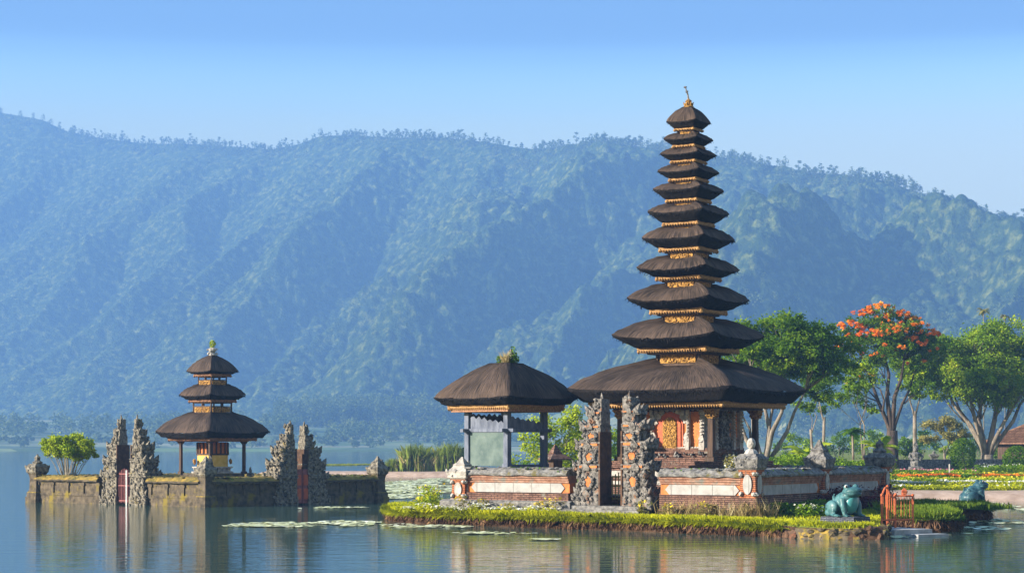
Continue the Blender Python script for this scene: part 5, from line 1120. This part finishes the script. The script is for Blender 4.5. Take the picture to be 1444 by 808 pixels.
plant_row('potted_plant', 'pale yellow flowering plant on the wall near the corner post', 'plant', [tuple(LB(.75, .95).to_2d())], 'leafyellow', 1, .1, .1, 11) if False else None
def wall_plant(label, q, leaf, n, r, flower, seed):
    rs2 = np.random.RandomState(seed); t = thing('flowering_plant', label, 'plant', q); P = ball(rs2, n, (r, r, r*.8), .2)+[0, 0, r*.7]; link('foliage', leaf_mesh('foliage', P, .1, rs2, .4), MT[leaf], t); b = MB(1); b.tube([(0, 0, -.9), (0, 0, r)], .03, 5); b.build('stem', MT['darkbark'], t)
    link('flowers', leaf_mesh('flowers', ball(rs2, n//3, (r, r, r*.8), .8)+[0, 0, r*.75], .09, rs2), MT[flower], t)
wall_plant('pale yellow flowering shrub behind the wall beside the round finial post', LB(.95, 1.2, 1.95), 'leafyellow', 240, .33, 'whiteflower', 5)
# stone edging near the frog
def edging():
    t = thing('stone_edging', 'rough grey stone edging along the water below the large frog', 'stone edging'); rnd = random.Random(4)
    pts = [Vector(p) for p in ((7.5, 59.95), (8.4, 58.75), (9.3, 57.95), (10.1, 57.75), (10.75, 57.75), (11.05, 58.6), (11.3, 60.2), (11.6, 62))]
    for a, c in zip(pts, pts[1:]):
        L = (c-a).length; n = max(1, round(L/.9))
        for k in range(n):
            b = MB(rnd.randint(0, 9999)); q0, q1 = a.lerp(c, k/n), a.lerp(c, (k+1)/n); w = (q1-q0).length
            h = rnd.uniform(.24, .36); b.extrude([(-.05, -.4), (-.1, .02), (-.06, h*.6), (.0, h), (.5, h+.03), (.5, -.4)], -.02, w+.03, .035, .12)
            for _ in range(9): b.blob((rnd.uniform(0, w), rnd.uniform(-.1, 0), rnd.uniform(-.05, h)), (rnd.uniform(.07, .16), .08, rnd.uniform(.05, .1)), 1, .25)
            b.build('edging_stone', MT['darkface' if rnd.random() < .5 else 'mossy'], t, (q0.x, q0.y, 0), atan2(q1.y-q0.y, q1.x-q0.x))
edging()
def slabs():
    t = thing('stone_landing', 'worn grey stone landing at the foot of the orange metal gate', 'landing', (11.6, 61.2, 0), radians(30)); b = MB(3); b.box((0, .3, .06), (1.5, 2.9, .28)); b.build('slab', MT['slab'], t); b = MB(4); b.box((.3, -1.4, -.03), (1.2, .6, .2)); b.build('lower_step', MT['slab'], t)
slabs()
# orange metal gate
def orange_gate():
    q = at(1264, 745, 61.4); t = thing('orange_metal_gate', 'open orange metal gate with thin bars standing at the water edge', 'gate', (q.x, q.y, .2))
    s = 61.4/F; X = lambda px: (px-1264)*s
    def pole(px, r0, dy, h0=0): b = MB(1); h = CZ+(HOR-r0)*s-.2; b.box((X(px), dy, h/2-.15), (.058, .058, h+.3)); b.blob((X(px), dy, h), .055, 1, .1); b.build('gate_post', MT['orangemetal'], t)
    pole(1240.5, 697, -.35, ); pole(1256, 686, .55); pole(1263.5, 697, .1); pole(1288, 698, .1)
    b = MB(2); h = lambda r: CZ+(HOR-r)*s-.2
    arc = [(X(1240.5)+(X(1263.5)-X(1240.5))*k/16, -.35+.45*k/16, h(699)+.27*sin(pi*min(1, k/10))**1.0*(k < 11)-(.0 if k < 11 else .05*sin(pi*(k-10)/6))) for k in range(17)]
    b.tube(arc, .03, 6); b.tube([(X(1240.5), -.35, .25), (X(1263.5), .1, .25)], .025, 6); b.build('arched_rail', MT['orangemetal'], t)
    b = MB(3); b.tube([(X(1263.5), .1, h(699)), (X(1288), .1, h(699))], .028, 6); b.tube([(X(1263.5), .1, .25), (X(1288), .1, .25)], .025, 6)
    b.blob((X(1276), .1, h(695)), (.1, .04, .09), 1, .3); b.flame((X(1276), .1, h(694)), .16, .14); b.build('straight_rail', MT['orangemetal'], t)
    for k in range(1, 7): b = MB(4); u = k/7; x = X(1240.5)+(X(1263.5)-X(1240.5))*u; b.tube([(x, -.35+.45*u, .25), (x, -.35+.45*u, h(699)+.05)], .011, 5); b.build('bar', MT['orangemetal'], t)
    for k in range(1, 6): b = MB(4); u = k/6; x = X(1263.5)+(X(1288)-X(1263.5))*u; b.tube([(x, .1, .25), (x, .1, h(699))], .011, 5); b.build('bar', MT['orangemetal'], t)
orange_gate()
# things inside the court
def little_shrine():
    p = flatland(783, 96, 0); p = LB(9.0, 9.0, 0); k = (783-722)/F; p = Vector((k*79, 79, 1.05)); t = thing('spirit_house', 'small brown spirit house with tiered roof behind the pavilion wall', 'shrine', p, .5)
    b = MB(1); b.sq([(.3, 0), (.3, .2), (.2, .25), (.2, .7), (.3, .75), (.3, .8)]); b.build('pillar', MT['oldbrick'], t); b = MB(2); b.box((0, 0, .98), (.42, .42, .36)); b.build('chamber', MT['wood'], t)
    b = MB(3); b.sq([(.52, 1.14), (.48, 1.2), (.18, 1.4), (.2, 1.42), (.12, 1.56), (.02, 1.75)]); b.build('roof', MT['oldbrick'], t)
little_shrine()
barred('low_gate', 'low mossy barred gate closing the opening of the split gate', LB(.55, 5.13, .9), RL, .72, .95, MT['mossmetal'], None, 7)
def clothed_post():
    t = thing('offering_post', 'slim brown post wrapped in white cloth inside the split gate', 'post', LB(1.4, 5.25, 1.0), RL); b = MB(1); b.tube([(0, 0, 0), (0, 0, 1.7)], .06, 7); b.box((0, 0, 1.72), (.3, .3, .06)); b.build('pole', MT['wood'], t)
    b = MB(2); b.lathe([(.13, .55), (.12, .8), (.08, 1.05), (.04, 1.2)], n=9); b.build('cloth', MT['whitecloth'], t)
clothed_post()
# ------------------------------------------------------------------ reeds on the sand spit
def reeds(label, px0, px1, Y, h, n, seed):
    rs2 = np.random.RandomState(seed); x0, x1 = ((px0-722)/F*Y, (px1-722)/F*Y); c = (x0+x1)/2; t = thing('reed_clump', label, 'reeds', (c, Y, .38), 0, 'reed clumps on the sand spit')
    u = rs2.uniform(x0-c, x1-c, n); hh = h*(.55+.6*fbm(u*.7+seed, u*0+2, 3, seed))*np.clip((1-(abs(u)/((x1-x0)/2))**3)+.3, 0, 1)
    link('stalks', blade_mesh('stalks', np.stack([u, rs2.normal(0, .6, n), 0*u], 1), hh, .09, rs2, .16), MT['reed'], t)
    k = n//4; u = rs2.uniform(x0-c, x1-c, k); link('dry_stalks', blade_mesh('dry_stalks', np.stack([u, rs2.normal(-.5, .4, k), 0*u], 1), h*.6, .09, rs2, .25), MT['drygrass'], t)
reeds('tall green reed clump on the sand spit nearest the islet', 566, 610, 187, 2.8, 2600, 1)
reeds('wide green and straw reed clump on the sand spit beside the pavilion', 612, 668, 187, 2.6, 3200, 2)
reeds('low round reed tuft at the lakeward tip of the sand spit', 545, 562, 187, 1.3, 800, 3)
# ------------------------------------------------------------------ lily pads floating on the lake
def pads(name, spots, n, seed, r=.13, mat='pads', thr=.45):
    rs2 = np.random.RandomState(seed); P = []
    w = np.array([a*b for *_, a, b in spots]); w = w/w.sum()
    for (x, y, a, b), k in zip(spots, rs2.multinomial(n, w)):
        q = unit(rs2.normal(size=(k, 2)))*rs2.uniform(0, 1, k)[:, None]**.6; q = q*np.array([a, b])+np.array([x, y]); m = fbm(q[:, 0]*.9+seed, q[:, 1]*.5, 5, seed)+.25*rs2.uniform(-1, 1, k)*.5; P.append(q[m > thr])
    P = np.concatenate(P); k = len(P); R = r*rs2.uniform(.5, 1.5, k); a0 = rs2.uniform(0, 6.28, k); tl = rs2.normal(0, .06, (k, 2)); z0 = rs2.uniform(.012, .03, k)
    V = []
    for j in range(7): a = a0+j*2*pi/7; dx, dy = np.cos(a)*R, np.sin(a)*R; V.append(np.stack([P[:, 0]+dx, P[:, 1]+dy, z0+R*.08+dx*tl[:, 0]+dy*tl[:, 1]], 1))
    tag(link(name, np_mesh(name, np.stack(V, 1).reshape(-1, 3), 7), MT[mat]), kind='stuff')
def spot(px, row, wpx, d): q = on_water(px, row); return (q.x, q.y, wpx/2/F*q.y, d)
pads('lily_pads', [spot(595, 690, 120, 13), spot(575, 682, 90, 12), spot(560, 700, 70, 5), spot(620, 677, 60, 8)], 15000, 1, .17, thr=.42)
pads('lily_pads', [spot(430, 740, 210, 2.0), spot(350, 742, 70, .8), spot(490, 737, 90, 1.6), spot(470, 716, 100, .8), spot(410, 717, 30, .5)], 4800, 2, .10, thr=.46)
pads('lily_pads', [spot(600, 743, 130, 1.3), spot(560, 741, 60, 1.3), spot(700, 752, 120, .7), spot(770, 761, 40, .4)], 3000, 3, .09, thr=.46)
pads('lily_pads', [spot(1310, 753, 120, .9), spot(1260, 757, 50, .6), spot(1400, 735, 90, 2.5), spot(1420, 716, 90, 5), spot(1385, 745, 80, 1.4), spot(1330, 710, 160, 5)], 3600, 4, .11, thr=.48)
pads('floating_plants', [spot(505, 655, 90, 9), spot(470, 656, 60, 6)], 3000, 5, .35, 'grass')
